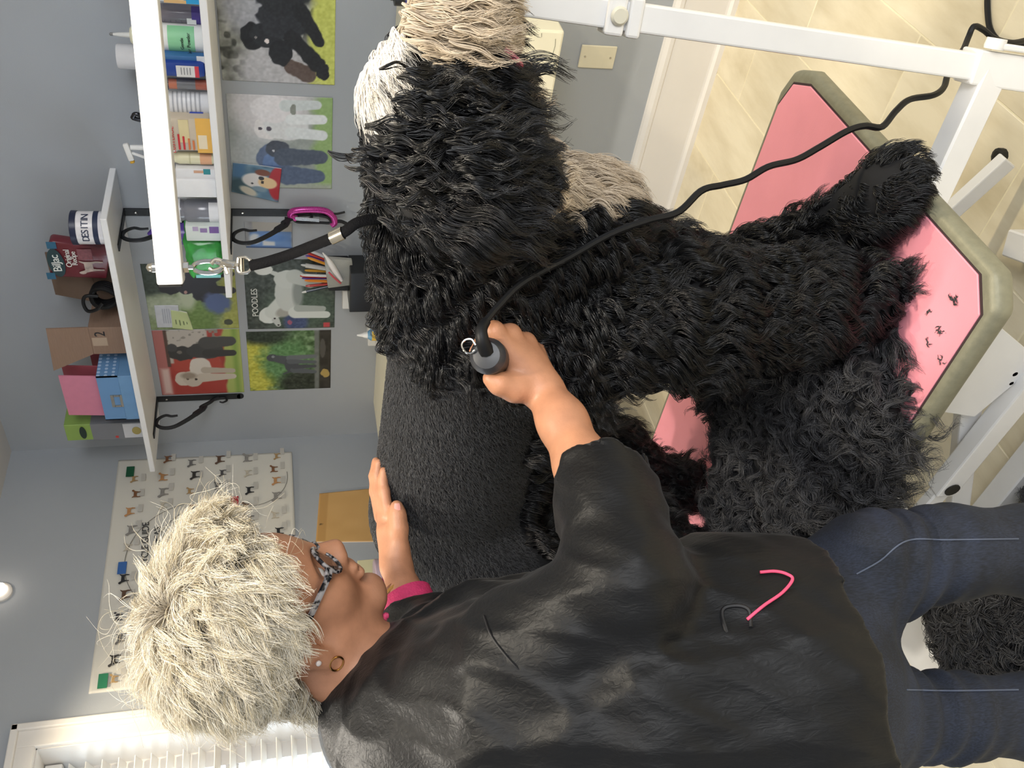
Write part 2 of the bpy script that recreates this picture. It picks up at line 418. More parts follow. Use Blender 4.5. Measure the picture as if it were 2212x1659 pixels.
# blank socket plate
op = atA(1290, 122)
pl = tag(add('blank_socket_plate', rbox(op[0] - 0.036, op[0] + 0.036, Y_A - 0.006, Y_A, op[2] - 0.057, op[2] + 0.057, 0.003, 2), mat('ivory_plate', '#e3dcc3', 0.4, var=0.02)), 'ivory blank cover plate on the wall above the baseboard', 'wall plate')
for dz in (-0.041, 0.041):
    v, f = lathe([(0.0035, 0), (0.0035, 0.0012), (0.001, 0.0015)], 10)
    add('screw', (np.stack([v[:, 0] + op[0], Y_A - 0.006 - v[:, 2], v[:, 1] + op[2] + dz], 1), f), steel, pl)

# ------------------------------------------------------------------ grooming table
ZT = 0.517
white_metal = mat('white_powder_coat', '#e9e8e6', 0.35, var=0.03, scale=14)
pink_mat = mat('pink_rubber_mat', '#f59dab', 0.42, var=0.04, scale=9, bump=0.05, bscale=400)
silver_rim = mat('silver_edge_trim', '#85836f', 0.5, metal=0.15, var=0.10, scale=90, bump=0.08, bscale=500)
dark_gap = mat('dark_groove', '#3a2a2c', 0.7, var=0)
gt = thing('grooming_table', 'pink topped dog grooming table with silver rim and white steel legs', 'table', (-1.1, 1.03, 0.0))
def tbl(e):
    x1, x0, y0, y1 = -0.600 + e, -1.64 - e, 0.724 - e, 1.326 + e; c = 0.036; b = 0.07
    return [(x0 + c, y0), (x1 - c, y0), (x1, y0 + c), (x1, y1 - b), (x1 - b * 0.3, y1 - b * 0.3), (x1 - b, y1), (x0 + c, y1), (x0, y1 - c), (x0, y0 + c)]
EX, EY, EZ = np.eye(3)
rim = bevelg(prism(tbl(0.018), (0, 0, 0), EX, EY, ZT - 0.036, ZT - 0.003), 0.012, 4)
add('top_board', rim, silver_rim, gt, True)
add('groove', prism(tbl(0.003), (0, 0, 0), EX, EY, ZT - 0.006, ZT - 0.0022), dark_gap, gt)
mato = add('mat', bevelg(prism(tbl(0.0), (0, 0, 0), EX, EY, ZT - 0.005, ZT), 0.001, 1), pink_mat, gt)
# scissor lift frame
def abar(x0, y0, x1, y1, Y, w, h): return bevelg(bar(atA(x0, y0, Y), atA(x1, y1, Y), w, h, up=(0, -1, 0)), 0.002, 1)
add('apron', join(box(-1.55, -0.69, 0.775, 0.780, 0.41, ZT - 0.036), box(-1.55, -0.69, 1.27, 1.275, 0.41, ZT - 0.036), box(-0.695, -0.69, 0.775, 1.275, 0.43, ZT - 0.036)), white_metal, gt)
pl_ = [atA(x_, y_, 0.772) for x_, y_ in ((2075, 800), (2140, 690), (2235, 770), (2225, 800), (2105, 900), (2040, 890))]
add('side_plate', prism([(q[0], q[2]) for q in pl_], (0, 0.772, 0), (1, 0, 0), (0, 0, 1), -0.004, 0.0), white_metal, gt)
pv = atA(2046, 1042, 0.77)
pB = atA(2330, 690, 0.77); pC = atA(1900, 1085, 0.77)
add('lift_arm', bevelg(bar(pv + unit(pv - pB) * 0.02, pB, 0.038, 0.03, up=(0, -1, 0)), 0.003, 2), white_metal, gt)
add('lift_arm', bevelg(bar(np.array((-1.45, 0.80, 0.06)), np.array((-0.72, 0.80, 0.42)), 0.036, 0.022, up=(0, -1, 0)), 0.003, 2), white_metal, gt)
add('lift_arm', bevelg(bar(np.array((-1.45, 1.25, 0.44)), np.array((-0.72, 1.25, 0.06)), 0.036, 0.022, up=(0, -1, 0)), 0.003, 2), white_metal, gt)
add('rail', bevelg(bar(pv, pv + unit(np.array((-1.0, 0.0, 0.12))) * 0.5, 0.03, 0.02, up=(0, -1, 0)), 0.003, 1), white_metal, gt)
hole_m = mat('bolt_hole_dark', '#15140f', 0.6, var=0)
def hole(p, r):
    v, f = lathe([(r, 0), (r, 0.002), (r * 0.6, 0.0025)], 14)
    return np.stack([v[:, 0] + p[0], p[1] - v[:, 2], v[:, 1] + p[2]], 1), f
add('pivot_bolt', hole(pv + np.array((0, -0.0155, 0)), 0.013), hole_m, gt)
add('bolt', hole(atA(2191, 806, 0.7745) , 0.007), hole_m, gt); add('bolt', hole(atA(2183, 826, 0.7745), 0.006), hole_m, gt)
# base frame on the floor
zb = 0.03
b1, b2 = atZ(2105, 338, zb), atZ(2240, 470, zb); b3 = atZ(2235, 480, zb); b4 = atZ(2140, 610, zb)
add('base_tube', bevelg(bar(np.array((-0.84, 1.16, zb)), np.array((-0.70, 0.80, zb)), 0.05, 0.05), 0.003, 1), white_metal, gt)
add('base_tube', bevelg(bar(np.array((-0.735, 0.86, zb)), np.array((-1.5, 0.86, zb)), 0.045, 0.045), 0.003, 1), white_metal, gt)
add('base_tube', bevelg(bar(np.array((-1.5, 0.78, zb)), np.array((-1.5, 1.25, zb)), 0.045, 0.045), 0.003, 1), white_metal, gt)
add('foot', lathe([(0.016, 0), (0.016, 0.012), (0.01, 0.014)], 12, tuple(atZ(2165, 338, 0.0))), hole_m, gt)
# outrigger strut that carries the post
PB = atD(2150, 150, 1.27); PT = atD(1050, -10, 1.15); PT = PB + (PT - PB) * ((1.525 - PB[2]) / (PT[2] - PB[2]))
s1 = atZ(1985, 475, 0.455); s2 = PB + np.array((0.0, 0.0, 0.01))
add('outrigger', bevelg(bar(s1 + (s1 - s2) * 0.6, s2, 0.04, 0.04), 0.003, 1), white_metal, gt)

# ------------------------------------------------------------------ grooming arm: post, clamp collars, overhead bar, eye bolt
ga = thing('grooming_post', 'white square steel grooming arm reaching over the dog from the table end', 'grooming arm', PB)
pdir = unit(PT - PB); pface = unit(np.array((0.30, -0.95, 0.0)))
add('post', bevelg(bar(PB + pdir * 0.02, PT, 0.0355, 0.0355, up=pface), 0.003, 2), white_metal, ga)
add('lower_sleeve', bevelg(bar(PB - pdir * 0.30, PB + pdir * 0.045, 0.046, 0.046, up=pface), 0.003, 2), white_metal, ga)
def on_post(xpix):  # parameter along the post at image column xpix
    ts = np.linspace(0, 1.1, 400); q = PB + (PT - PB) * ts[:, None]; px = pix(q)[0]; return q[np.argmin(abs(px - xpix))]
cA, cB = on_post(1305), on_post(1378)
add('collar', bevelg(bar(cA, on_post(1345), 0.050, 0.050, up=pface), 0.004, 2), white_metal, ga)
add('collar', bevelg(bar(on_post(1348), cB, 0.050, 0.050, up=pface), 0.004, 2), white_metal, ga)
kn = on_post(1345) + pface * 0.0235
def disc_n(c, n, prof, k=18):
    v, f = lathe(prof, k); n = unit(n); u = unit(np.cross(n, (0.3, 0.2, 0.9))); w = np.cross(n, u)
    return np.asarray(c) + v[:, :1] * u + v[:, 1:2] * w + v[:, 2:] * n, f
add('knob', disc_n(on_post(1325) + pface * 0.025, pface, [(0.011, 0), (0.012, 0.003), (0.009, 0.006)]), mat('ivory_knob', '#d9d5c4', 0.4, var=0), ga, True)
lug = on_post(2110)
side = unit(np.cross(pdir, pface))
add('lever', join(disc_n(lug + side * 0.026 + pface * 0.02, side, [(0.013, 0), (0.014, 0.004), (0.013, 0.014)]), bevelg(bar(lug + side * 0.031 + pface * 0.02, lug + side * 0.031 + pface * 0.02 - pdir * 0.16, 0.026, 0.008, up=side), 0.002, 1)), white_metal, ga, True)
AL = atD(370, 612, 1.2); AR = np.array((PT[0], PT[1], AL[2] + 0.008))
AR = AL + (AR - AL) * 1.0
add('overhead_bar', bevelg(bar(AL, AR + (AR - AL) * 0.06, 0.028, 0.033), 0.003, 2), white_metal, ga)
add('end_cap', bevelg(bar(AL - unit(AR - AL) * 0.003, AL, 0.024, 0.029), 0.001, 1), hole_m, ga)
ebp = atD(372, 566, 1.19); ebp = AL + (AR - AL) * 0.052
def vlathe(p, prof, k=14): return lathe(prof, k, tuple(p))
add('acorn_nut', vlathe(ebp, [(0.007, 0.0165), (0.007, 0.021), (0.0068, 0.0225), (0.005, 0.027), (0.001, 0.0295)]), steel, ga, True)
add('hex_nut', lathe([(0.0075, -0.0235), (0.0075, -0.0165)], 6, tuple(ebp)), steel, ga)
eb = [ebp + np.array((0, 0, -0.02)), ebp + np.array((0.0, 0, -0.030))]
vr = unit(np.array((RIGHT[0], RIGHT[1], 0)))
ring = [ebp + np.array((0, 0, -0.048)) + vr * (0.008 * math.sin(a)) + np.array((0, 0, 0.019 * math.cos(a))) for a in np.linspace(0.1, 5.9, 26)]
add('eye_hook', join(tube(eb, 0.0032, 8), tube(ring, 0.0030, 8, ref=np.cross(vr, (0, 0, 1)))), steel, ga, True)
EYE = ebp + np.array((0, 0, -0.064))
# ------------------------------------------------------------------ printed pages: flat prints painted per vertex on a thin sheet
class Paint:
    def __init__(s, w, h, c):
        s.w, s.h = w, h
        s.t, s.s = np.meshgrid(np.linspace(0, 1, h), np.linspace(0, 1, w), indexing='ij')
        s.a = np.zeros((h, w, 3)) + s.c(c)
    @staticmethod
    def c(h):
        h = h.lstrip('#'); return np.array([int(h[i:i + 2], 16) / 255 for i in (0, 2, 4)])
    def mix(s, k, col): s.a = s.a * (1 - k[..., None]) + s.c(col) * k[..., None]; return s
    def noise(s, f, seed, fx=1.0):
        r = np.random.default_rng(seed); n = max(2, int(f)); m = max(2, int(f * fx)); g = r.random((n + 2, m + 2))
        u = s.t * n; v = s.s * m; i = u.astype(int); j = v.astype(int); a = u - i; b = v - j
        a = a * a * (3 - 2 * a); b = b * b * (3 - 2 * b)
        return (g[i, j] * (1 - a) + g[i + 1, j] * a) * (1 - b) + (g[i, j + 1] * (1 - a) + g[i + 1, j + 1] * a) * b
    def grain(s, amt, f, seed): s.a = np.clip(s.a + amt * (s.noise(f, seed)[..., None] - 0.5) * 2, 0, 1); return s
    def ell(s, cx, cy, rx, ry, col, rot=0.0, soft=0.08, wob=0.0, seed=1):
        dx, dy = s.s - cx, s.t - cy; c, q = math.cos(rot), math.sin(rot)
        d = np.sqrt(((dx * c + dy * q) / rx) ** 2 + ((-dx * q + dy * c) / ry) ** 2)
        if wob: d = d + wob * (s.noise(22, seed) - 0.5)
        return s.mix(np.clip((1 - d) / soft + 0.5, 0, 1), col)
    def rect(s, x0, x1, y0, y1, col, soft=0.006):
        k = np.minimum(np.minimum(s.s - x0, x1 - s.s), np.minimum(s.t - y0, y1 - s.t)); return s.mix(np.clip(k / soft + 0.5, 0, 1), col)
    def cap(s, x0, y0, x1, y1, r0, r1, col, soft=0.15, wob=0.0, seed=3):
        dx, dy = x1 - x0, y1 - y0; L = dx * dx + dy * dy + 1e-9
        k = np.clip(((s.s - x0) * dx + (s.t - y0) * dy) / L, 0, 1)
        d = np.hypot(s.s - x0 - k * dx, s.t - y0 - k * dy) / (r0 + (r1 - r0) * k)
        if wob: d = d + wob * (s.noise(26, seed) - 0.5)
        return s.mix(np.clip((1 - d) / soft + 0.5, 0, 1), col)
    def band(s, y0, y1, col, soft=0.03, wob=0.0, seed=5):
        y = s.t + wob * (s.noise(9, seed) - 0.5); return s.mix(np.clip((y - y0) / soft + 0.5, 0, 1) * np.clip((y1 - y) / soft + 0.5, 0, 1), col)
    def spots(s, f, seed, th, col, reg=None, soft=0.1):
        k = np.clip((s.noise(f, seed) - th) / soft, 0, 1)
        if reg is not None: k = k * reg
        return s.mix(k, col)

def page(name, corners, p, label, cat, nrm, group=None, parent=None, curl=0.0, thick=0.0015):
    TL, TR, BR, BL = [np.asarray(c, float) for c in corners]; n = np.asarray(nrm, float)
    S, T = p.s[..., None], p.t[..., None]
    P = (TL * (1 - S) + TR * S) * (1 - T) + (BL * (1 - S) + BR * S) * T
    P = P + n * (thick + curl * (0.5 + 0.5 * np.sin(p.s * 5 + p.t * 3)) [..., None] * (p.t ** 2)[..., None])
    h, w = p.s.shape; V = P.reshape(-1, 3); idx = np.arange(h * w).reshape(h, w)
    q = np.stack([idx[:-1, :-1], idx[1:, :-1], idx[1:, 1:], idx[:-1, 1:]], -1).reshape(-1, 4)
    back = len(V); Vb = np.array([TL, TR, BR, BL]) + n * 0.0003
    rimF = []
    edge = np.concatenate([idx[0, :], idx[1:, -1], idx[-1, ::-1][1:], idx[::-1, 0][1:-1]])
    eb = len(V) + np.arange(len(edge)); Vall = np.vstack([V, V[edge] - n * (thick - 0.0003)])
    m = len(edge)
    rimF = [(int(edge[i]), int(edge[(i + 1) % m]), int(eb[(i + 1) % m]), int(eb[i])) for i in range(m)]
    o = add(name, (Vall, [tuple(f) for f in q.tolist()] + rimF), print_mat('printed_paper'), parent)
    col = np.ones((len(Vall), 4)); col[:len(V), :3] = lin(p.a.reshape(-1, 3)); col[len(V):, :3] = 0.8
    at = o.data.attributes.new('ink', 'FLOAT_COLOR', 'POINT'); at.data.foreach_set('color', col.ravel().astype(np.float32))
    o.data.polygons.foreach_set('use_smooth', [True] * len(o.data.polygons))
    if label: tag(o, label, cat, group)
    return o
NA = np.array((0.0, -1.0, 0.0)); NB = np.array((1.0, 0.0, 0.0))
def rectA(x0, x1, z0, z1, tilt=0.0):
    dz = tilt * (x1 - x0)
    return [(x0, Y_A, z1), (x1, Y_A, z1 + dz), (x1, Y_A, z0 + dz), (x0, Y_A, z0)]
GRP = 'poodle calendars pinned to the wall'
# black poodle on lawn
p = Paint(130, 130, '#8d8f88').grain(0.16, 14, 1).spots(16, 2, 0.62, '#4b4d47', np.clip(1.2 - p0, 0, 1) if False else None)
p.ell(0.12, 0.55, 0.32, 0.42, '#b9b9bd', soft=0.4).ell(0.75, 0.25, 0.3, 0.22, '#a7aab2', soft=0.5).band(0.80, 1.1, '#c8cf6a', 0.06, 0.12).grain(0.05, 40, 8)
p.cap(0.17, 0.60, 0.10, 0.74, 0.06, 0.09, '#5e4f49', wob=0.4)
p.ell(0.44, 0.28, 0.13, 0.10, '#191b1f', wob=0.2).ell(0.46, 0.40, 0.12, 0.14, '#23262b', wob=0.2).ell(0.62, 0.55, 0.20, 0.22, '#2a2d33', wob=0.25).ell(0.88, 0.55, 0.24, 0.24, '#26292e', wob=0.2)
p.ell(0.30, 0.52, 0.13, 0.10, '#1d1f24', wob=0.2).cap(0.45, 0.62, 0.20, 0.84, 0.07, 0.075, '#1d1f23', wob=0.3).cap(0.70, 0.70, 0.42, 0.86, 0.07, 0.05, '#1f2226', wob=0.2).ell(0.13, 0.89, 0.09, 0.06, '#22242a', wob=0.5)
p.ell(0.40, 0.405, 0.022, 0.02, '#e3d9d8').ell(0.43, 0.31, 0.012, 0.01, '#8d8a8a').grain(0.03, 60, 9)
page('wall_calendar', rectA(-1.283, -0.978, 1.188, 1.503), p, 'calendar page of a black poodle lying on grass by water', 'calendar', NA, GRP, curl=0.002)
# white and grey poodles standing
p = Paint(130, 130, '#98a09c').grain(0.08, 7, 3)
p.ell(0.30, 0.25, 0.4, 0.3, '#b4babc', soft=0.6).ell(0.9, 0.4, 0.35, 0.4, '#d4d2d6', soft=0.5).band(0.83, 1.1, '#93b173', 0.08, 0.1).rect(-0.1, 0.05, 0, 1, '#a3ab9f', 0.05)
p.ell(0.66, 0.36, 0.12, 0.12, '#e6e4e6', wob=0.15).ell(0.68, 0.55, 0.14, 0.22, '#dcdfe2', wob=0.12).ell(0.86, 0.42, 0.14, 0.2, '#e4e2e6', wob=0.1).cap(0.62, 0.6, 0.60, 0.90, 0.06, 0.055, '#dfe5e8').cap(0.76, 0.6, 0.77, 0.9, 0.055, 0.05, '#e6ebee').cap(0.90, 0.55, 0.92, 0.85, 0.06, 0.045, '#d0d8da')
p.ell(0.655, 0.30, 0.016, 0.02, '#4d4a55').ell(0.655, 0.385, 0.024, 0.026, '#544f5d').ell(0.87, 0.62, 0.05, 0.03, '#8a8f88', wob=0.8)
p.ell(0.36, 0.37, 0.15, 0.11, '#5d6d8c', rot=0.5, wob=0.1).ell(0.28, 0.44, 0.13, 0.13, '#647fae', wob=0.1).ell(0.44, 0.46, 0.09, 0.12, '#454b58', wob=0.15).cap(0.35, 0.52, 0.36, 0.88, 0.10, 0.075, '#4c5668', wob=0.12).cap(0.15, 0.55, 0.14, 0.86, 0.11, 0.07, '#51607c', wob=0.12)
p.ell(0.42, 0.42, 0.012, 0.012, '#c9cbd2').grain(0.03, 50, 6)
page('wall_calendar', rectA(-1.638, -1.324, 1.193, 1.497), p, 'calendar page of a white poodle beside a blue-grey poodle', 'calendar', NA, GRP, curl=0.002)
# white poodle, lettered POODLES
p = Paint(130, 130, '#3f4843').grain(0.09, 30, 12).ell(0.30, 0.62, 0.35, 0.4, '#4d5f52', soft=0.7).ell(0.1, 0.55, 0.16, 0.14, '#445278', soft=0.4).grain(0.05, 50, 13)
p.ell(0.10, 0.48, 0.035, 0.02, '#a05a72', wob=0.9).rect(0.01, 0.08, 0.87, 0.945, '#c24a50', 0.01)
p.ell(0.20, 0.24, 0.12, 0.11, '#dfe4e1', wob=0.12).cap(0.13, 0.32, 0.06, 0.35, 0.045, 0.03, '#c6cbc8').cap(0.25, 0.30, 0.36, 0.42, 0.10, 0.13, '#d3d9d5').ell(0.25, 0.42, 0.07, 0.1, '#a9a9a2', rot=-0.5, soft=0.4)
p.ell(0.52, 0.47, 0.26, 0.15, '#c9cfcc', wob=0.06).ell(0.72, 0.47, 0.13, 0.15, '#cdd3d0', wob=0.06).ell(0.52, 0.58, 0.2, 0.06, '#8f9794', soft=0.6).cap(0.24, 0.55, 0.20, 0.90, 0.085, 0.05, '#d5dbd8').cap(0.30, 0.58, 0.29, 0.86, 0.05, 0.04, '#aab2ae').cap(0.76, 0.55, 0.66, 0.72, 0.10, 0.06, '#c3cac6').cap(0.66, 0.72, 0.74, 0.9, 0.05, 0.04, '#b9c1bd')
p.cap(0.80, 0.34, 0.84, 0.26, 0.03, 0.02, '#cfd5d2').ell(0.86, 0.21, 0.08, 0.10, '#e2e6e3', wob=0.12).ell(0.155, 0.31, 0.014, 0.012, '#2c2b2b').ell(0.055, 0.35, 0.012, 0.012, '#2c2b2b')
pc = page('wall_calendar', rectA(-2.228, -1.918, 1.178, 1.482), p, 'dark green calendar cover of a white poodle headed POODLES', 'calendar', NA, GRP, curl=0.001)
ink_w = mat('white_ink', '#eceee9', 0.5, var=0); ink_k = mat('black_ink', '#23252a', 0.6, var=0)
text('lettering', 'POODLES', 0.030, (-2.105, Y_A - 0.003, 1.452), (1, 0, 0), (0, 0, 1), ink_w, pc, spacing=0.95)
# grey poodle in front of yellow shrub
p = Paint(120, 120, '#5d7a52').grain(0.14, 26, 21).ell(0.42, 0.10, 0.6, 0.24, '#c3c14e', soft=0.5, wob=0.5).ell(0.5, 0.45, 0.36, 0.3, '#5f8a58', soft=0.6, wob=0.3).ell(0.95, 0.2, 0.16, 0.3, '#2d3a2e', soft=0.6).ell(0.12, 0.65, 0.22, 0.28, '#2f372b', soft=0.5).grain(0.08, 44, 22)
p.band(0.80, 0.86, '#6f7470', 0.02).band(0.86, 1.1, '#34322c', 0.02).grain(0.05, 18, 23).ell(0.27, 0.93, 0.07, 0.05, '#b39a5a', wob=0.6).ell(0.7, 0.9, 0.16, 0.035, '#55534f')
p.ell(0.56, 0.29, 0.06, 0.075, '#4b4f55', wob=0.2).cap(0.54, 0.36, 0.50, 0.5, 0.06, 0.08, '#50545a').ell(0.44, 0.52, 0.14, 0.085, '#4a4e54').cap(0.55, 0.5, 0.57, 0.8, 0.045, 0.028, '#6b7076').cap(0.49, 0.5, 0.47, 0.8, 0.04, 0.026, '#5b6066').cap(0.34, 0.55, 0.30, 0.8, 0.05, 0.028, '#5a5f65').cap(0.40, 0.55, 0.40, 0.8, 0.04, 0.025, '#4a4e54').cap(0.32, 0.5, 0.28, 0.42, 0.015, 0.012, '#4a4e54').ell(0.58, 0.30, 0.02, 0.02, '#8a8f95')
page('wall_calendar', rectA(-2.54, -2.24, 1.19, 1.49), p, 'calendar page of a grey poodle before a yellow shrub', 'calendar', NA, GRP)
# two poodles before a red barn
p = Paint(120, 120, '#a8443c').grain(0.05, 10, 31).rect(0.5, 1.1, -0.1, 0.62, '#bdb6ae', 0.02).spots(26, 32, 0.7, '#8f8a82', np.clip((p.s - 0.5) * 20, 0, 1)).rect(-0.1, 1.1, -0.1, 0.13, '#b2706c', 0.02).rect(0.45, 1.1, 0.12, 0.16, '#5b4740').band(0.80, 1.1, '#a9b766', 0.03, 0.04).band(0.90, 0.96, '#86a24e', 0.05)
p.rect(0.02, 0.42, 0.035, 0.13, '#d9bdb6', 0.05).rect(0.02, 0.4, 0.17, 0.78, '#a84038', 0.02).rect(0.38, 0.66, 0.2, 0.74, '#b04a3e', 0.02)
p.ell(0.65, 0.30, 0.11, 0.15, '#3b3b3c', wob=0.2).ell(0.74, 0.20, 0.06, 0.06, '#4a4a4b').ell(0.68, 0.58, 0.12, 0.22, '#434445', wob=0.15).cap(0.64, 0.6, 0.64, 0.9, 0.06, 0.045, '#3a3a3b').cap(0.80, 0.6, 0.82, 0.88, 0.09, 0.07, '#4b4b4b', wob=0.1).ell(0.67, 0.28, 0.025, 0.03, '#77726c')
p.ell(0.25, 0.28, 0.11, 0.10, '#d2c6b8', wob=0.15).ell(0.25, 0.40, 0.13, 0.12, '#c8bcae', wob=0.15).ell(0.42, 0.50, 0.16, 0.13, '#d8d0c6', wob=0.15).cap(0.26, 0.5, 0.27, 0.88, 0.07, 0.04, '#c9beb0').cap(0.38, 0.55, 0.36, 0.88, 0.05, 0.035, '#b9ae9f').ell(0.25, 0.33, 0.018, 0.016, '#4b4038').ell(0.24, 0.43, 0.02, 0.018, '#3b322c').ell(0.30, 0.35, 0.05, 0.09, '#9d8f80', soft=0.6)
page('wall_calendar', rectA(-2.545, -2.225, 1.512, 1.806), p, 'calendar page of white and grey poodles before a red barn', 'calendar', NA, GRP)
# black poodle in a garden, notes on it
p = Paint(130, 130, '#7f9068').grain(0.08, 8, 41).ell(0.85, 0.12, 0.4, 0.25, '#3a453c', soft=0.5, wob=0.3).ell(0.35, 0.20, 0.2, 0.3, '#a9b39a', soft=0.5).ell(0.15, 0.55, 0.3, 0.2, '#6f8a4e', soft=0.6).band(0.82, 1.1, '#a6ab5c', 0.08, 0.08).grain(0.05, 40, 42).ell(0.6, 0.45, 0.3, 0.1, '#b6c0a6', soft=0.5)
p.ell(0.66, 0.28, 0.11, 0.13, '#26262c', wob=0.2).ell(0.67, 0.46, 0.12, 0.12, '#2f2f37', wob=0.15).ell(0.60, 0.66, 0.18, 0.16, '#2c2d36', wob=0.15).ell(0.42, 0.78, 0.16, 0.15, '#5b6d9a', soft=0.4, wob=0.3).ell(0.84, 0.66, 0.14, 0.2, '#2e2f38', wob=0.15).cap(0.62, 0.75, 0.60, 0.95, 0.06, 0.05, '#2b2c33').cap(0.84, 0.75, 0.85, 0.95, 0.05, 0.045, '#2b2c33').ell(0.58, 0.44, 0.025, 0.018, '#b08a84').ell(0.10, 0.88, 0.045, 0.05, '#4a5042', wob=0.3)
page('wall_calendar', rectA(-2.222, -1.935, 1.512, 1.806), p, 'calendar page of a black poodle in a garden with pinned notes', 'calendar', NA, GRP)
# pinned photos and notes
def pinned(name, px, p, label, cat, lift=0.004, curl=0.0):
    return page(name, [atA(*q) for q in px], p, label, cat, NA, thick=lift, curl=curl)
p = Paint(70, 70, '#5b7d96').grain(0.1, 9, 51).ell(0.25, 0.2, 0.3, 0.3, '#35535f', soft=0.6).rect(0.55, 1, 0, 0.25, '#4a76a0', 0.1).ell(0.15, 0.35, 0.12, 0.2, '#c9c4b4', rot=0.5, soft=0.4)
p.ell(0.55, 0.95, 0.5, 0.2, '#b02c38', soft=0.15).ell(0.52, 0.50, 0.24, 0.30, '#e1dfe0', soft=0.2).ell(0.50, 0.74, 0.17, 0.20, '#e8c99c', soft=0.2).ell(0.80, 0.62, 0.10, 0.16, '#7d4a39', soft=0.3).ell(0.62, 0.60, 0.06, 0.06, '#2a2a2e').ell(0.42, 0.42, 0.03, 0.03, '#3a3d44').ell(0.5, 0.63, 0.05, 0.035, '#2c2526').ell(0.28, 0.58, 0.08, 0.16, '#7f97a8', soft=0.4)
pinned('snapshot', [(500, 412), (503, 350), (608, 361), (601, 433)], p, 'snapshot of a white dog with a red bandana', 'photo', 0.006, 0.006)
p = Paint(70, 70, '#8d8e92').rect(0.03, 0.66, 0.10, 0.97, '#5a7db4', 0.03).grain(0.08, 6, 61).rect(0.06, 0.60, 0.14, 0.93, '#6f94cc', 0.2).rect(0.66, 1.0, 0.16, 1.0, '#a7a39c', 0.04).ell(0.35, 0.2, 0.2, 0.12, '#d8dde2', soft=0.5).rect(0.10, 0.32, 0.36, 0.62, '#d5d8dc', 0.04).ell(0.4, 0.6, 0.14, 0.3, '#5b86c6', soft=0.6).rect(0, 0.05, 0, 1, '#34548a', 0.03)
pinned('snapshot', [(532, 534), (527, 478), (631, 481), (632, 536)], p, 'blue snapshot pinned behind the scroll bracket', 'photo', 0.002)
p = Paint(40, 40, '#c9ccd4').grain(0.02, 8, 71)
for k in range(4): p.rect(0.2, 0.85, 0.3 + 0.09 * k, 0.33 + 0.09 * k, '#8d93a3', 0.03)
pinned('paper_note', [(340, 706), (333, 659), (385, 658), (391, 705)], p, 'white typed note pinned over the garden poodle calendar', 'note', 0.004, 0.003)
p = Paint(50, 50, '#c3d098').rect(0.25, 0.5, 0.2, 0.24, '#4a5c3c', 0.03).rect(0.2, 0.5, 0.4, 0.45, '#4a5c3c', 0.03).rect(0.25, 0.45, 0.6, 0.65, '#4a5c3c', 0.03).rect(0.3, 0.42, 0.78, 0.82, '#4a5c3c', 0.03)
pinned('sticky_note', [(373, 706), (369, 668), (404, 672), (417, 709)], p, 'pale green sticky note with handwriting below the typed note', 'note', 0.007, 0.005)

# ------------------------------------------------------------------ the dog breed poster on the left wall
pz1, pz0 = 1.367 + 0.221 * 2.815, 1.367 - 0.008 * 2.815
py0, py1 = 0.5391 * 2.815, 0.8785 * 2.815
p = Paint(100, 70, '#d9d6cd').grain(0.012, 5, 81)
poster = page('breed_poster', [(X_B, py0, pz1), (X_B, py1, pz1), (X_B, py1 - 0.01, pz0), (X_B, py0, pz0)], p, 'white dog breed poster headed The Cycle Guide to Americas Dogs', 'poster', NB, thick=0.003, curl=0.006)
PW, PH = py1 - py0, pz1 - pz0
EBx, EBy = np.array((0.0, 1.0, 0.0)), np.array((0.0, 0.0, 1.0))
def pp(s, t, lift=0.011): return np.array((X_B + lift, py0 + s * PW, pz1 - t * PH))
def circ(cx, cy, r, a0, a1, m, w=0.0022):
    pts = [pp(0, 0) + EBx * (cx * PW + r * math.cos(a)) - EBy * (cy * PH + r * math.sin(a)) for a in np.linspace(a0, a1, 50)]
    V = []; F = []
    for i, q in enumerate(pts):
        c = pp(cx, cy); d = unit(q - c); V += [q - d * w / 2, q + d * w / 2]
    for i in range(len(pts) - 1): F.append((2 * i, 2 * i + 1, 2 * i + 3, 2 * i + 2))
    return np.array(V), F
grey_ink = mat('grey_ink', '#6c6a66', 0.6, var=0)
for cx, cy, r, a0, a1 in ((0.50, 0.48, 0.245, math.pi * 0.80, math.pi * 1.93), (0.53, 0.56, 0.205, math.pi * 1.28, math.pi * 1.92), (0.86, 0.76, 0.135, math.pi * 0.45, math.pi * 1.55)):
    add('ring_line', circ(cx, cy, r, a0, a1, grey_ink), grey_ink, poster)
ttl = [('THE CYCLE GUIDE', 0.535, 0.20, 0.034), ("TO AMERICA'S", 0.548, 0.262, 0.032), ('DOGS', 0.562, 0.322, 0.034)]
for s_, a_, b_, z_ in ttl:
    text('lettering', s_, z_, pp(a_, b_, 0.012), (0, 1, 0.05), (0, 0, 1), ink_k, poster, spacing=0.92)
def tabp(s, t, col, w=0.05, h=0.028):
    c = pp(s, t, 0.0105); g = prism([(-w / 2, -h / 2), (w / 2, -h / 2), (w / 2, h / 2), (-w / 2, h / 2)], c, EBx, EBy, 0, 0.0006)
    add('heading_tab', g, mat('tab_' + col.strip('#'), col, 0.5, var=0), poster)
for s_, t_, c_ in ((0.93, 0.075, '#1f5a3e'), (0.475, 0.09, '#3a68ac'), (0.51, 0.545, '#cc6a3c'), (0.745, 0.665, '#b43842'), (0.035, 0.06, '#2c7a58'), (0.20, 0.5, '#7a5aa0')): tabp(s_, t_, c_)
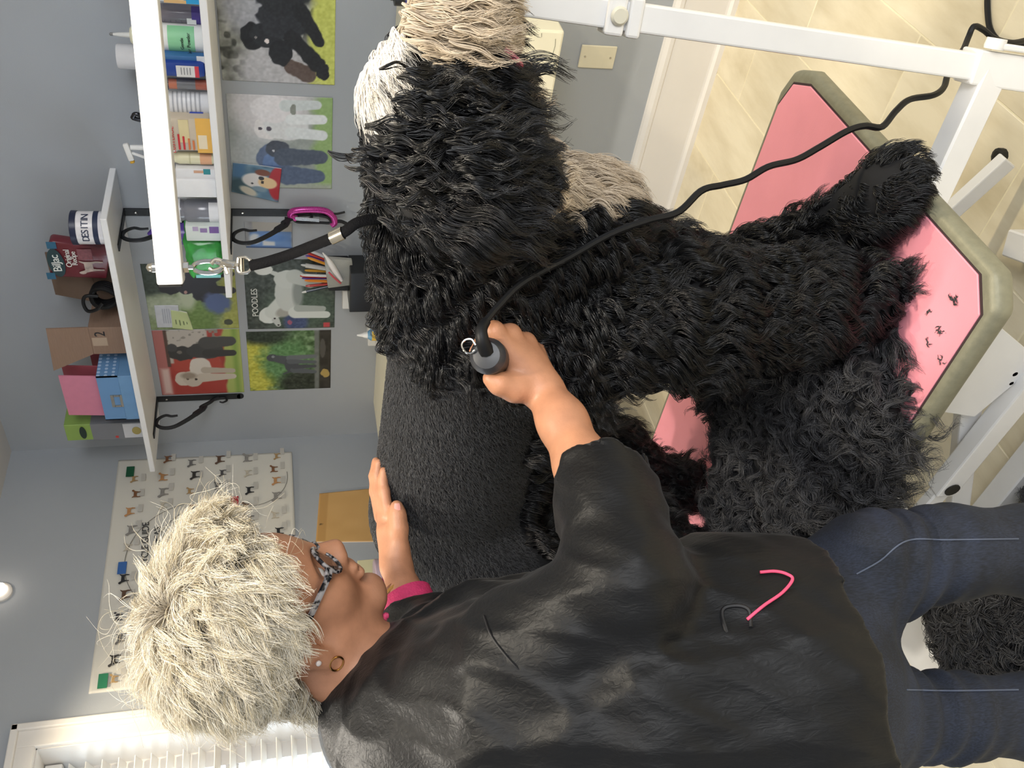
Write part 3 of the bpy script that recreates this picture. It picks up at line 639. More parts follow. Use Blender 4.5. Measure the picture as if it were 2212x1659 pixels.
DOG = [(-0.5, 0.36), (-0.46, 0.46), (-0.36, 0.5), (-0.3, 0.44), (-0.2, 0.26), (0.28, 0.26), (0.42, 0.42), (0.5, 0.44), (0.42, 0.24), (0.42, 0.0), (0.46, -0.2), (0.42, -0.46), (0.34, -0.46), (0.34, -0.16), (0.24, -0.05), (-0.1, -0.06), (-0.14, -0.2), (-0.16, -0.46), (-0.24, -0.46), (-0.24, -0.2), (-0.3, 0.05), (-0.38, 0.22), (-0.46, 0.26)]
dcols = ['#33302e', '#5b4334', '#8a8783', '#a98a5e', '#4b4a4c', '#c0b7a6', '#7a5236', '#6c6a68', '#24262a', '#b9885a']
dmesh = {}; blk = mat('caption_grey', '#c0bdb6', 0.6, var=0)
capt = None
spots_ = []
for r_ in range(6):
    for c_ in range(13):
        s_ = 0.04 + c_ * 0.0765 + (0.02 if r_ % 2 else 0); t_ = 0.11 + r_ * 0.158
        if s_ > 0.985: continue
        if 0.40 < s_ < 0.68 and 0.14 < t_ < 0.40: continue
        if any(abs(s_ - a) < 0.045 and abs(t_ - b) < 0.05 for a, b in ((0.93, 0.075), (0.475, 0.09), (0.51, 0.545), (0.745, 0.665), (0.035, 0.06))): continue
        spots_.append((s_, t_))
for k, (s_, t_) in enumerate(spots_):
    ci = (k * 7 + 3) % len(dcols)
    if ci not in dmesh:
        o = add('dog_print', prism([(q[0] * 0.042, q[1] * 0.036) for q in DOG], (0, 0, 0), EBx, EBy, 0, 0.0006), mat('print_' + dcols[ci].strip('#'), dcols[ci], 0.6, var=0.15, scale=120), poster); dmesh[ci] = o
    else:
        o = dmesh[ci].copy(); C.objects.link(o)
    o.location = pp(s_ + 0.012 * math.sin(k * 5.1), t_ + 0.012 * math.sin(k * 3.7), 0.0105); sc_ = 0.8 + 0.35 * ((k * 37) % 10) / 10; o.scale = (1, sc_ * (-1 if k % 3 == 0 else 1), sc_)
    if capt is None:
        capt = add('caption_block', prism([(-0.017, -0.008), (0.017, -0.008), (0.017, 0.008), (-0.017, 0.008)], (0, 0, 0), EBx, EBy, 0, 0.0004), blk, poster); o2 = capt
    else:
        o2 = capt.copy(); C.objects.link(o2)
    o2.location = pp(s_ + 0.016, t_ + 0.042, 0.0100)
# brown envelope
p = Paint(60, 60, '#cfa468').grain(0.02, 6, 91).rect(0, 1, 0.0, 0.07, '#c2965a', 0.01).rect(0, 1, 0.07, 0.085, '#b4884c', 0.01).rect(0.33, 0.36, 0.025, 0.05, '#5a4426')
e_ = [atB(682, 1172), atB(690, 1068), atB(900, 1048), atB(900, 1172)]
page('paper_envelope', e_, p, 'manila envelope pinned to the wall beside the breed poster', 'envelope', NB, thick=0.006, curl=0.006)
# ------------------------------------------------------------------ things on the lower shelf
ZB = Z_L + T_S + 0.0002
def XL(y, Y=2.36): return float(atA(438, y, Y)[0])
G_SH = 'grooming supplies on the lower shelf'
def M_(c, r=0.35, **k): return mat('plastic_' + c.strip('#'), c, r, var=k.pop('var', 0.02), **k)
def shelf_thing(name, label, cat, x, Y): return thing(name, label, cat, (x, Y, ZB), G_SH)
def strip(x0, x1, Y, z0, z1, r=None, xc=None):
    """label wrapped on the front of a round (r) or flat body"""
    if r is None: return box(x0, x1, Y - 0.0008, Y + 0.0002, z0, z1)
    V = []; F = []; n = 12
    a = np.linspace(math.pi + 0.25, 2 * math.pi - 0.25, n)
    for zz in (z0, z1):
        for t in a: V.append((xc + (r + 0.0006) * math.cos(t), Y + (r + 0.0006) * math.sin(t), zz))
    for i in range(n - 1): F.append((i, i + 1, n + i + 1, n + i))
    return np.array(V), F
def round_bottle(name, label, cat, y0, y1, h, col, cap, Y=2.33, neck=0.4, caph=0.025, labels=(), rough=0.35, trans=0.0):
    xa, xb = XL(y1, Y), XL(y0, Y); x = (xa + xb) / 2; r = (xb - xa) / 2 * 0.98
    t = shelf_thing(name, label, cat, x, Y)
    add('body', lathe([(r * 0.9, 0), (r, 0.006), (r, h * 0.82), (r * 0.85, h * 0.9), (r * neck, h * 0.96), (r * neck, h)], 22, (x, Y, ZB)), M_(col, rough) if not trans else mat('clear_' + col.strip('#'), col, 0.15, var=0.02, trans=trans), t, True)
    add('cap', lathe([(r * neck * 1.15, h), (r * neck * 1.15, h + caph), (r * neck * 0.9, h + caph + 0.003)], 18, (x, Y, ZB)), M_(cap), t, True)
    for (z0, z1, c) in labels: add('label_band', strip(0, 0, Y, ZB + z0, ZB + z1, r, x), M_(c, 0.5), t, True)
    return t, x, r
def flat_pack(name, label, cat, y0, y1, h, col, Y0=2.27, Y1=2.34, labels=(), rough=0.45, bev=0.003):
    xa, xb = XL(y1, Y0), XL(y0, Y0); t = shelf_thing(name, label, cat, (xa + xb) / 2, (Y0 + Y1) / 2)
    add('body', rbox(xa + 0.0015, xb - 0.0015, Y0, Y1, ZB, ZB + h, bev, 2), M_(col, rough), t, True)
    w = xb - xa
    for k_, (u0, u1, z0, z1, c) in enumerate(labels): add('print_patch', strip(xa + w * u0, xa + w * u1, Y0 - 0.0006 * k_, ZB + z0, ZB + z1), M_(c, 0.5), t)
    return t, xa, xb
AX, AZ = np.array((1.0, 0, 0)), np.array((0, 0, 1.0))
# (image rows run right to left along the shelf)
t, xa, xb = flat_pack('detangler_bottle', 'white and sky blue bottle at the far end of the lower shelf', 'bottle', -34, 10, 0.105, '#d9dde2', 2.262, 2.30, ((0.0, 1.0, 0.0, 0.035, '#2f9fd6'), (0.0, 0.16, 0.03, 0.08, '#d9b27a')))
t, x, r = round_bottle('measuring_jug', 'smoky clear measuring jug with purple base', 'jug', 12, 52, 0.115, '#8f8b98', '#8f8b98', 2.345, 0.9, 0.004, ((0.002, 0.026, '#4f3f94'),), trans=0.25)
add('sticker', strip(x - r * 0.7, x - r * 0.05, 2.345 - r * 0.97, ZB + 0.016, ZB + 0.038), M_('#ecedf0', 0.5), t)
for k in range(4): add('mark', strip(x - r * 0.6, x - r * 0.35, 2.345 - r * 0.985, ZB + 0.05 + 0.013 * k, ZB + 0.0512 + 0.013 * k), M_('#5d5966', 0.5), t)
t, x, r = round_bottle('powder_bottle', 'white and mint green ear powder bottle', 'bottle', 54, 112, 0.125, '#eef0ee', '#f2f2ee', 2.325, 0.5, 0.03, ((0.022, 0.085, '#8fd0a0'),))
text('lettering', 'Ear Powder', 0.012, (x, 2.325 - r - 0.0012, ZB + 0.036), AX, AZ, ink_k, t); text('lettering', 'Gentle', 0.011, (x, 2.325 - r - 0.0012, ZB + 0.052), AX, AZ, ink_k, t)
flat_pack('dark_carton', 'narrow teal and black carton beside the ear powder', 'carton', 112, 122, 0.11, '#3c4f58', 2.30, 2.40, ((0.1, 0.9, 0.0, 0.03, '#8a7f6c'),))
t, xa, xb = flat_pack('blue_carton', 'slim steel blue carton behind the royal blue bottle', 'carton', 122, 137, 0.116, '#3d6fa4', 2.275, 2.38, ((0.0, 1.0, 0.0, 0.02, '#e4e6e8'),))
t, xa, xb = flat_pack('shampoo_bottle', 'royal blue bottle with white and red label', 'bottle', 136, 172, 0.118, '#1d3f92', 2.262, 2.32, ((0.12, 0.78, 0.016, 0.07, '#dedddb'), (0.12, 0.78, 0.016, 0.026, '#cf3b4a')), bev=0.012)
for k in range(4): add('print_line', strip(xa + 0.012, xa + 0.030, 2.2605, ZB + 0.036 + 0.007 * k, ZB + 0.038 + 0.007 * k), M_('#8e8f92', 0.5), t)
t, x, r = round_bottle('spray_bottle', 'grey and salmon labelled bottle next to the royal blue one', 'bottle', 171, 193, 0.115, '#7a7b7f', '#e6e6e6', 2.30, 0.5, 0.02, ((0.0, 0.03, '#b0604c'), (0.075, 0.095, '#c07458')))
text('lettering', 'an', 0.026, (x, 2.30 - r - 0.0015, ZB + 0.103), AX, AZ, mat('navy_ink', '#1d2a4a', 0.5, var=0), t)
t, x, r = round_bottle('conditioner_bottle', 'white bottle with grey print and blue corner', 'bottle', 195, 246, 0.118, '#eceef2', '#f3f3f3', 2.32, 0.5, 0.025, ())
for k in range(7): add('print_line', strip(0, 0, 2.32, ZB + 0.022 + 0.011 * k, ZB + 0.026 + 0.011 * k, r, x), M_('#b4b7be', 0.6), t, True)
add('blue_corner', prism([(-r * 0.92, 0.018), (-r * 0.35, 0.018), (-r * 0.35, 0.05), (-r * 0.75, 0.062)], (x, 2.32 - r * 0.99, ZB), AX, AZ, -0.001, 0.001), M_('#3a55c0', 0.5), t)
t, xa, xb = flat_pack('coat_conditioner', 'amber and grey bottle lettered LUSTEROL in red', 'bottle', 256, 330, 0.112, '#cfc2ae', 2.258, 2.33, ((0.0, 1.0, 0.0, 0.038, '#f0bb58'), (0.12, 0.52, 0.012, 0.034, '#f2e3c4'), (0.3, 0.95, 0.055, 0.08, '#e2d3a2')), bev=0.010)
red_ink = mat('red_ink', '#cc2f33', 0.5, var=0); or_ink = mat('orange_ink', '#d77a44', 0.5, var=0)
text('lettering', 'LUSTEROL', 0.0165, ((xa + xb) / 2 - 0.012, 2.2545, ZB + 0.098), AX, AZ, red_ink, t)
for k, z in enumerate((0.08, 0.068, 0.055, 0.044)): add('print_line', strip(xa + 0.01, xa + 0.055 - 0.006 * k, 2.2550, ZB + z, ZB + z + 0.005), red_ink if k < 2 else or_ink, t)
t, x, r = round_bottle('cream_bottle', 'cream bottle with faded orange foot and red rim', 'bottle', 329, 353, 0.110, '#e6e2c0', '#c8323a', 2.285, 0.8, 0.01, ((0.006, 0.036, '#e8b087'), (0.06, 0.064, '#cfcaa2')))
flat_pack('grey_tin', 'small dark grey tin squeezed between cream bottle and white carton', 'tin', 356, 364, 0.075, '#8a8a8e', 2.33, 2.40)
t, xa, xb = flat_pack('pencil_carton', 'white carton printed with a pencil point', 'carton', 364, 389, 0.102, '#ececee', 2.265, 2.36, ((0.5, 0.95, 0.012, 0.030, '#2f8f96'), (0.62, 0.82, 0.03, 0.055, '#d9a98c')))
flat_pack('white_carton', 'plain white carton beside the pencil carton', 'carton', 389, 428, 0.108, '#f2f3f5', 2.258, 2.36)
t, x, r = round_bottle('clear_jar', 'clear jar with smoky contents above a white base', 'jar', 433, 476, 0.105, '#a9abb6', '#e9eaee', 2.31, 0.9, 0.01, ((0.0, 0.028, '#f2f2f4'),), trans=0.45)
t, xa, xb = flat_pack('wipes_pack', 'pale mint pack printed with purple flowers', 'pack', 488, 522, 0.095, '#dfe8e4', 2.265, 2.37, ((0.55, 0.95, 0.004, 0.03, '#7d5ea2'), (0.6, 0.85, 0.036, 0.055, '#9a83b6'), (0.7, 0.95, 0.06, 0.075, '#b9a9ca')))
# green plastic bag, crumpled
x0, x1 = XL(602, 2.27), XL(524, 2.27)
V, F = rbox(x0, x1, 2.27, 2.40, ZB, ZB + 0.105, 0.02, 3)
bm = bmesh.new(); vv = [bm.verts.new(v) for v in V]; [bm.faces.new([vv[i] for i in f]) for f in F]
bmesh.ops.subdivide_edges(bm, edges=list(bm.edges), cuts=3, use_grid_fill=True)
bm.verts.index_update(); P = np.array([v.co[:] for v in bm.verts]); FF = [tuple(v.index for v in f.verts) for f in bm.faces]; bm.free()
nz = np.sin(P[:, 0] * 140 + P[:, 2] * 90) * 0.004 + np.sin(P[:, 2] * 170 - P[:, 0] * 60 + P[:, 1] * 80) * 0.004
up_ = np.clip((P[:, 2] - ZB) / 0.1, 0, 1); P[:, 1] += nz * up_; P[:, 0] += nz * 0.8 * up_; P[:, 2] += nz * up_ * 0.8
bag = thing('plastic_bag', 'crumpled bright green plastic bag near the shelf end', 'bag', ((x0 + x1) / 2, 2.33, ZB), G_SH)
add('wrap', (P, FF), mat('green_film', '#3fa549', 0.25, var=0.35, scale=22), bag, True, 60)
add('stripe', box(x0 + 0.012, x0 + 0.022, 2.2585, 2.2615, ZB + 0.01, ZB + 0.08), M_('#7fd3cf', 0.3), bag)
# taller things whose tops show above the grooming arm
def tall(name, label, cat, y, Y): 
    x = XL(y, Y); return shelf_thing(name, label, cat, x, Y), x
t, x = tall('white_cup', 'glossy white cup standing tall behind the blue bottles', 'cup', 130, 2.45)
zt = atA(250, 124, 2.42)[2]; r = 0.032
add('body', lathe([(r * 0.92, ZB - ZB), (r, 0.01), (r, zt - ZB - 0.004), (r * 0.96, zt - ZB), (r * 0.9, zt - ZB)], 24, (x, 2.45, ZB)), M_('#dcdcdf', 0.15), t, True)
t, x = tall('nozzle_bottle', 'cream squeeze bottle with pointed nozzle behind the grooming arm', 'bottle', 84, 2.42)
zt = atA(238, 72, 2.42)[2]; h = zt - ZB
add('body', lathe([(0.027, 0), (0.029, 0.006), (0.029, h - 0.085), (0.02, h - 0.07)], 20, (x, 2.42, ZB)), M_('#e9e8e2'), t, True)
add('collar', lathe([(0.022, h - 0.07), (0.022, h - 0.052), (0.018, h - 0.048)], 20, (x, 2.42, ZB)), M_('#e7e4c8'), t, True)
add('nozzle', lathe([(0.007, h - 0.05), (0.005, h - 0.02), (0.0025, h - 0.004)], 12, (x, 2.42, ZB)), M_('#dcdcd8'), t, True)
add('tip', lathe([(0.004, h - 0.006), (0.004, h), (0.002, h + 0.002)], 10, (x, 2.42, ZB)), M_('#7c7c7a'), t, True)
t, x = tall('trigger_bottle', 'white trigger spray bottle with a yellow nozzle tip', 'bottle', 322, 2.40)
zt = atA(272, 320, 2.40)[2]; h = zt - ZB
add('body', lathe([(0.033, 0), (0.035, 0.008), (0.034, h - 0.12), (0.016, h - 0.075), (0.014, h - 0.06)], 20, (x, 2.40, ZB)), M_('#eceded'), t, True)
add('trigger_head', join(bevelg(bar((x - 0.036, 2.39, ZB + h - 0.012), (x + 0.012, 2.40, ZB + h), 0.014, 0.016), 0.004, 2), lathe([(0.008, h - 0.06), (0.007, h - 0.012)], 12, (x, 2.40, ZB))), M_('#f0f0ee'), t, True)
add('trigger', tube(spline([(x - 0.015, 2.395, ZB + h - 0.014), (x - 0.022, 2.395, ZB + h - 0.032), (x - 0.03, 2.395, ZB + h - 0.05)], 8), 0.004, 6), M_('#f0f0ee'), t, True)
add('nozzle_tip', bevelg(bar((x - 0.043, 2.389, ZB + h - 0.014), (x - 0.036, 2.39, ZB + h - 0.012), 0.011, 0.012), 0.002, 1), M_('#d9a83a'), t)
t, x = tall('steel_handle_brush', 'grooming tool with a dark steel loop handle upright on the shelf', 'brush', 268, 2.42)
zt = atA(288, 262, 2.42)[2]
add('handle', tube(spline([(x - 0.02, 2.42, ZB), (x - 0.012, 2.42, ZB + 0.08), (x + 0.008, 2.42, zt - 0.012), (x + 0.018, 2.42, zt - 0.003), (x + 0.024, 2.42, zt - 0.012), (x + 0.012, 2.42, zt - 0.05), (x + 0.002, 2.42, ZB)], 40), 0.006, 10), mat('dark_chrome', '#4a4a4e', 0.18, metal=1.0, var=0.05), t, True)
t, x = tall('purple_squeeze_toy', 'violet teardrop bulb standing near the shelf bracket', 'bulb', 505, 2.47)
zt = atA(318, 503, 2.47)[2]; h = zt - ZB
add('bulb', lathe([(0.02, 0), (0.032, h * 0.4), (0.035, h * 0.6), (0.030, h * 0.8), (0.018, h * 0.94), (0.002, h)], 20, (x, 2.47, ZB)), M_('#6a4fae', 0.3), t, True)
t, x = tall('white_tub', 'white lidded tub just showing beneath the grooming arm', 'tub', 408, 2.45)
zt = atA(326, 404, 2.45)[2]; h = zt - ZB
add('body', lathe([(0.03, 0), (0.032, 0.008), (0.03, h - 0.014)], 18, (x, 2.45, ZB)), M_('#eceef0'), t, True); add('lid', lathe([(0.033, h - 0.014), (0.033, h - 0.002), (0.03, h)], 18, (x, 2.45, ZB)), M_('#f3f4f5'), t, True)

# ------------------------------------------------------------------ things on the upper shelf
ZUB = Z_U + T_S + 0.0002
G_UP = 'storage on the upper shelf'
def XU(y, Y, x=240): return float(atA(x, y, Y)[0])
# white ointment jar
Y = 2.335; xj = float(atA(215, 492, Y)[0]); r = 0.047
h = float(atA(155, 490, Y)[2]) - ZUB
t = thing('ointment_jar', 'white jar with navy lid lettered DESITIN at the shelf end', 'jar', (xj, Y, ZUB), G_UP)
add('body', lathe([(r * 0.96, 0), (r, 0.004), (r, h * 0.80), (r * 0.95, h * 0.82)], 30, (xj, Y, ZUB)), M_('#e8e6ea', 0.3), t, True)
add('lid', lathe([(r * 1.04, h * 0.81), (r * 1.05, h * 0.98), (r * 0.98, h)], 30, (xj, Y, ZUB)), M_('#1d2440', 0.35), t, True)
navy = mat('navy_ink', '#1d2a4a', 0.5, var=0)
dirc = unit(np.array((-xj, -Y, 0))); sidec = np.array((-dirc[1], dirc[0], 0))
def arcband(z0, z1, a0, a1):
    V = []; F = []; n = 16; th0 = math.atan2(dirc[1], dirc[0])
    for zz in (z0, z1):
        for a in np.linspace(a0, a1, n): V.append((xj + (r + 0.0006) * math.cos(th0 + a), Y + (r + 0.0006) * math.sin(th0 + a), ZUB + zz))
    for i in range(n - 1): F.append((i, i + 1, n + i + 1, n + i))
    return np.array(V), F
add('label_band', arcband(h * 0.14, h * 0.30, -1.5, 1.5), navy, t, True)
for k, ch in enumerate('DESITIN'):
    a = (k - 3) * 0.235; th = math.atan2(dirc[1], dirc[0]) + a; d = np.array((math.cos(th), math.sin(th), 0)); e = np.array((-d[1], d[0], 0))
    text('lettering', ch, 0.027, np.array((xj, Y, ZUB + h * 0.52)) + d * (r + 0.0012), e, AZ, navy, t)
# red treat pouch
Yp = 2.40
def pouch_pt(x, y): return atA(x, y, Yp)
pts = [(108, 596), (114, 590), (232, 594), (232, 520), (214, 526), (165, 520), (112, 512), (106, 516), (112, 552)]
out = [((pouch_pt(a, b) - np.array((0, 0, 0)))[0], pouch_pt(a, b)[2]) for a, b in pts]
z_lo = min(q[1] for q in out); out = [(q[0], q[1] - 0 if q[1] > ZUB + 0.02 else ZUB) for q in out]
t = thing('treat_pouch', 'dark red dog treat pouch lettered BilJac Original Recipe', 'pouch', (np.mean([q[0] for q in out]), Yp, ZUB), G_UP)
add('body', bevelg(prism(out, (0, Yp, 0), AX, AZ, -0.02, 0.02), 0.006, 2), mat('red_foil', '#6d2630', 0.28, var=0.22, scale=16), t, True)
cX = lambda a, b: np.array((pouch_pt(a, b)[0], Yp - 0.0225, pouch_pt(a, b)[2]))
def ovalp(c, rx, rz, n=26): return [(rx * math.cos(k * 2 * math.pi / n), rz * math.sin(k * 2 * math.pi / n)) for k in range(n)]
add('badge', prism(ovalp(0, 0.052, 0.023), cX(124, 558), unit(np.array((1, 0, 0.05))), AZ, 0, 0.001), mat('badge_teal', '#1c3a40', 0.4, var=0), t)
text('lettering', 'BilJac', 0.034, cX(124, 558) - np.array((0, 0.0018, 0)), (1, 0, 0.05), AZ, ink_w, t, spacing=0.9)
text('lettering', 'Original', 0.023, cX(149, 548) - np.array((0, 0.001, 0)), (1, 0, 0), AZ, ink_w, t, spacing=0.9); text('lettering', 'Recipe', 0.021, cX(162, 548) - np.array((0, 0.001, 0)), (1, 0, 0), AZ, ink_w, t, spacing=0.9)
tl_ = mat('teal_band', '#27607f', 0.4, var=0.1)
add('corner_band', prism([(-0.012, -0.012), (0.012, -0.012), (0.012, 0.014), (-0.012, 0.014)], cX(114, 520), AX, AZ, 0, 0.001), tl_, t); add('corner_band', prism([(-0.012, -0.012), (0.012, -0.012), (0.012, 0.012), (-0.012, 0.012)], cX(113, 586), AX, AZ, 0, 0.001), tl_, t)
dp = mat('pouch_dog_print', '#b3a39a', 0.5, var=0.3, scale=60)
add('dog_print', prism([(q[0] * 0.05, q[1] * 0.075) for q in DOG], cX(200, 568), AX, AZ, 0, 0.0008), dp, t); add('print_block', prism([(-0.02, -0.02), (0.02, -0.02), (0.02, 0.02), (-0.02, 0.02)], cX(185, 540), AX, AZ, 0, 0.0006), mat('pouch_small_print', '#8a525a', 0.5, var=0.2, scale=150), t)
# cardboard boxes
card = mat('cardboard', '#8f7665', 0.8, var=0.06, scale=25, stretch=(1, 1, 12)); card_shaded = mat('cardboard_shaded_side', '#6d5a4c', 0.85, var=0.08, scale=20)  # second cardboard is a darker copy, shade put into its colour
Yf = 2.31
xa, xb = XU(706, Yf, 260), XU(600, Yf, 250); hz = float(atA(190, 650, Yf)[2]) - ZUB
t = thing('cardboard_box', 'open cardboard carton holding a coiled black hose', 'box', ((xa + xb) / 2, 2.42, ZUB), G_UP)
w_ = 0.004
add('body', join(box(xa, xb, 2.535, 2.539, ZUB, ZUB + hz), box(xa, xb, Yf + 0.12, Yf + 0.124, ZUB, ZUB + hz), box(xa, xa + w_, Yf + 0.12, 2.539, ZUB, ZUB + hz), box(xb - w_, xb, Yf + 0.12, 2.539, ZUB, ZUB + hz), box(xa, xb, Yf + 0.12, 2.539, ZUB, ZUB + w_)), card_shaded, t)
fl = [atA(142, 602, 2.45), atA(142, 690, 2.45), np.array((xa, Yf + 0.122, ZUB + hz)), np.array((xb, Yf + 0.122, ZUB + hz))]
add('flap', prism([(0, 0), (xb - xa, 0), (xb - xa - 0.01, 0.125), (0.02, 0.125)], (xa, Yf + 0.124, ZUB + hz), AX, unit(np.array((0, 0.15, 1.0))), 0, 0.004), card_shaded, t)
add('shipping_label', prism([(-0.03, -0.02), (0.03, -0.02), (0.03, 0.02), (-0.03, 0.02)], atA(162, 614, Yf + 0.135), AX, unit(np.array((0, 0.15, 1.0))), 0.0, 0.001), M_('#b4aea4', 0.6), t)
# coiled hose hanging out of the carton
hose = thing('hose_coil', 'coiled black hose resting in front of the open carton', 'hose', (float(atA(225, 640, 2.36)[0]), 2.36, ZUB), G_UP)
hc = atA(228, 632, 2.385); rub = mat('black_rubber', '#101114', 0.5, var=0.08, spec=0.3)
for k in range(4):
    cc = hc + np.array((0.004 * k - 0.01, -0.013 * k + 0.012, 0)); R0 = min(0.052, hc[2] - ZUB - 0.009)
    pts_ = [cc + R0 * np.array((math.cos(a), 0.12 * math.sin(2 * a), math.sin(a))) for a in np.linspace(0, 2 * math.pi, 30)[:-1]]
    add('coil', tube(pts_, 0.0085, 8, ref=(0, 1, 0), close=True), rub, hose, True)
add('hose_end', tube(spline([atA(222, 655, 2.33), atA(210, 668, 2.325), atA(190, 672, 2.33), atA(180, 655, 2.335), atA(185, 640, 2.34), atA(212, 640, 2.34)], 26), 0.0055, 8), rub, hose, True)
xa2, xb2 = XU(764, Yf + 0.03, 270), XU(706, Yf + 0.03, 262)
t = thing('cardboard_box', 'taped cardboard box marked with a 2 and folded flaps', 'box', ((xa2 + xb2) / 2, 2.42, ZUB), G_UP)
hz2 = float(atA(195, 735, Yf + 0.03)[2]) - ZUB
add('body', rbox(xa2, xb2 - 0.002, Yf + 0.03, 2.53, ZUB, ZUB + hz2, 0.002, 1), card, t)
add('flap', prism([(0.0, 0), (xb2 - xa2 - 0.002, 0), (xb2 - xa2 + 0.02, 0.115), (-0.04, 0.125)], (xa2, Yf + 0.032, ZUB + hz2), AX, unit(np.array((0, -0.25, 1.0))), -0.004, 0), card, t)
text('lettering', '2', 0.045, ((xa2 + xb2) / 2 + 0.03, Yf + 0.029, ZUB + hz2 * 0.7), AX, AZ, ink_k, t)
add('tape', box((xa2 + xb2) / 2 - 0.02, (xa2 + xb2) / 2 + 0.014, Yf + 0.0292, Yf + 0.0302, ZUB + hz2 * 0.55, ZUB + hz2 * 0.95), mat('clear_tape', '#b5a08c', 0.15, var=0.02), t)
# blue dotted storage box with pink folders
blue = mat('blue_card', '#6f9cc9', 0.5, var=0.03); 
def dot_mat():
    m = bpy.data.materials.new('blue_card_dotted'); m.use_nodes = True; nt = m.node_tree; b = nt.nodes['Principled BSDF']; b.inputs['Roughness'].default_value = 0.5
    tc = nt.nodes.new('ShaderNodeTexCoord'); mp = nt.nodes.new('ShaderNodeMapping'); mp.inputs['Rotation'].default_value = (0, math.radians(45), 0)
    v = nt.nodes.new('ShaderNodeTexVoronoi'); v.inputs['Scale'].default_value = 62; v.inputs['Randomness'].default_value = 0
    nt.links.new(tc.outputs['Object'], mp.inputs[0]); nt.links.new(mp.outputs[0], v.inputs['Vector'])
    r = nt.nodes.new('ShaderNodeValToRGB'); r.color_ramp.elements[0].position = 0.30; r.color_ramp.elements[1].position = 0.36
    r.color_ramp.elements[0].color = (*rgb('#b4cfee'), 1); r.color_ramp.elements[1].color = (*rgb('#6a97c8'), 1)
    nt.links.new(v.outputs['Distance'], r.inputs[0]); nt.links.new(r.outputs[0], b.inputs['Base Color']); return m
dots = dot_mat()
# its front stands square to the camera side: a box turned a little
fa, fb = atA(290, 905, 2.30), atA(290, 812, 2.30)
xa3, xb3 = float(fa[0]), float(fb[0]); z3 = float(atA(206, 812, 2.30)[2])
t = thing('storage_box', 'pale blue dotted storage box with a metal label holder', 'box', ((xa3 + xb3) / 2, 2.41, ZUB), G_UP)
dep = 0.21
add('body', join(box(xa3, xb3, 2.30, 2.304, ZUB + 0.045, z3), box(xa3, xb3, 2.30 + dep, 2.304 + dep, ZUB + 0.045, z3), box(xa3, xa3 + 0.004, 2.30, 2.304 + dep, ZUB + 0.045, z3), box(xb3 - 0.004, xb3, 2.30, 2.304 + dep, ZUB + 0.045, z3)), dots, t)
add('base', rbox(xa3 - 0.001, xb3 + 0.001, 2.299, 2.305 + dep, ZUB, ZUB + 0.045, 0.0015, 1), blue, t)
lc = np.array(((xa3 + xb3) / 2 - 0.01, 2.2985, ZUB + 0.06))
add('label_holder', join(box(lc[0] - 0.028, lc[0] + 0.028, 2.2975, 2.3, lc[2] - 0.017, lc[2] - 0.009), box(lc[0] - 0.028, lc[0] + 0.028, 2.2975, 2.3, lc[2] + 0.009, lc[2] + 0.019), box(lc[0] - 0.028, lc[0] - 0.02, 2.2975, 2.3, lc[2] - 0.01, lc[2] + 0.01), box(lc[0] + 0.02, lc[0] + 0.028, 2.2975, 2.3, lc[2] - 0.01, lc[2] + 0.01)), steel, t)
pinkf = mat('pink_folder', '#d6859f', 0.55, var=0.03); pinkd = mat('rose_folder', '#b05a66', 0.55, var=0.03)
for k, (yy, hh, m_, lb) in enumerate(((2.312, 0.118, pinkf, 'front pink paper folder standing in the blue dotted box'), (2.36, 0.115, pinkd, 'rose folder behind the pink one in the blue box'), (2.46, 0.045, pinkd, 'short rose folder at the back of the blue box'))):
    xo = (0.004, 0.016, 0.06)[k]
    fo = tag(add('paper_folder', prism([(0, 0), (xb3 - xa3 - 0.02 - (0 if k < 2 else 0.03), 0), (xb3 - xa3 - 0.02 - (0 if k < 2 else 0.03), z3 - ZUB - 0.05 + hh), (0.0, z3 - ZUB - 0.05 + hh)], (xa3 + 0.006 + (0 if k < 2 else 0.03), yy, ZUB + 0.05), AX, unit(np.array((0, 0.08, 1.0))), -0.004, 0.0), m_), lb, 'folder', G_UP)
# green carton at the far end
xa4, xb4 = float(atA(300, 945, 2.36)[0]), float(atA(300, 912, 2.36)[0]); z4 = float(atA(140, 930, 2.36)[2])
t = thing('tall_carton', 'tall lime green and grey carton at the left shelf end', 'carton', ((xa4 + xb4) / 2, 2.45, ZUB), G_UP)
zs = ZUB + (z4 - ZUB) * 0.68
add('body', rbox(xa4, xb4, 2.36, 2.53, ZUB, z4, 0.0015, 1), M_('#8fae58', 0.45), t)
gm = M_('#7f8187', 0.45)
add('grey_panel', join(box(xa4 - 0.0006, xb4 + 0.0006, 2.3590, 2.531, ZUB, zs)), gm, t)
add('logo_oval', prism(ovalp(0, 0.030, 0.011), ((xa4 + xb4) / 2, 2.3585, zs + 0.028), AX, unit(np.array((0.1, 0, 1))), 0, 0.001), M_('#22352c', 0.4), t)
add('white_panel', box(xa4 + 0.004, xb4 - 0.004, 2.3580, 2.3592, ZUB + 0.004, ZUB + 0.075), M_('#d3d4d8', 0.5), t)
add('gold_seal', prism(ovalp(0, 0.019, 0.015), ((xa4 + xb4) / 2, 2.3575, ZUB + 0.032), AX, AZ, 0, 0.001), mat('gold_seal', '#b7a765', 0.35, metal=0.3, var=0.05), t)
add('red_patch', box(xa4 + 0.006, xa4 + 0.016, 2.3578, 2.359, ZUB + 0.095, ZUB + 0.105), M_('#c8403f', 0.5), t)

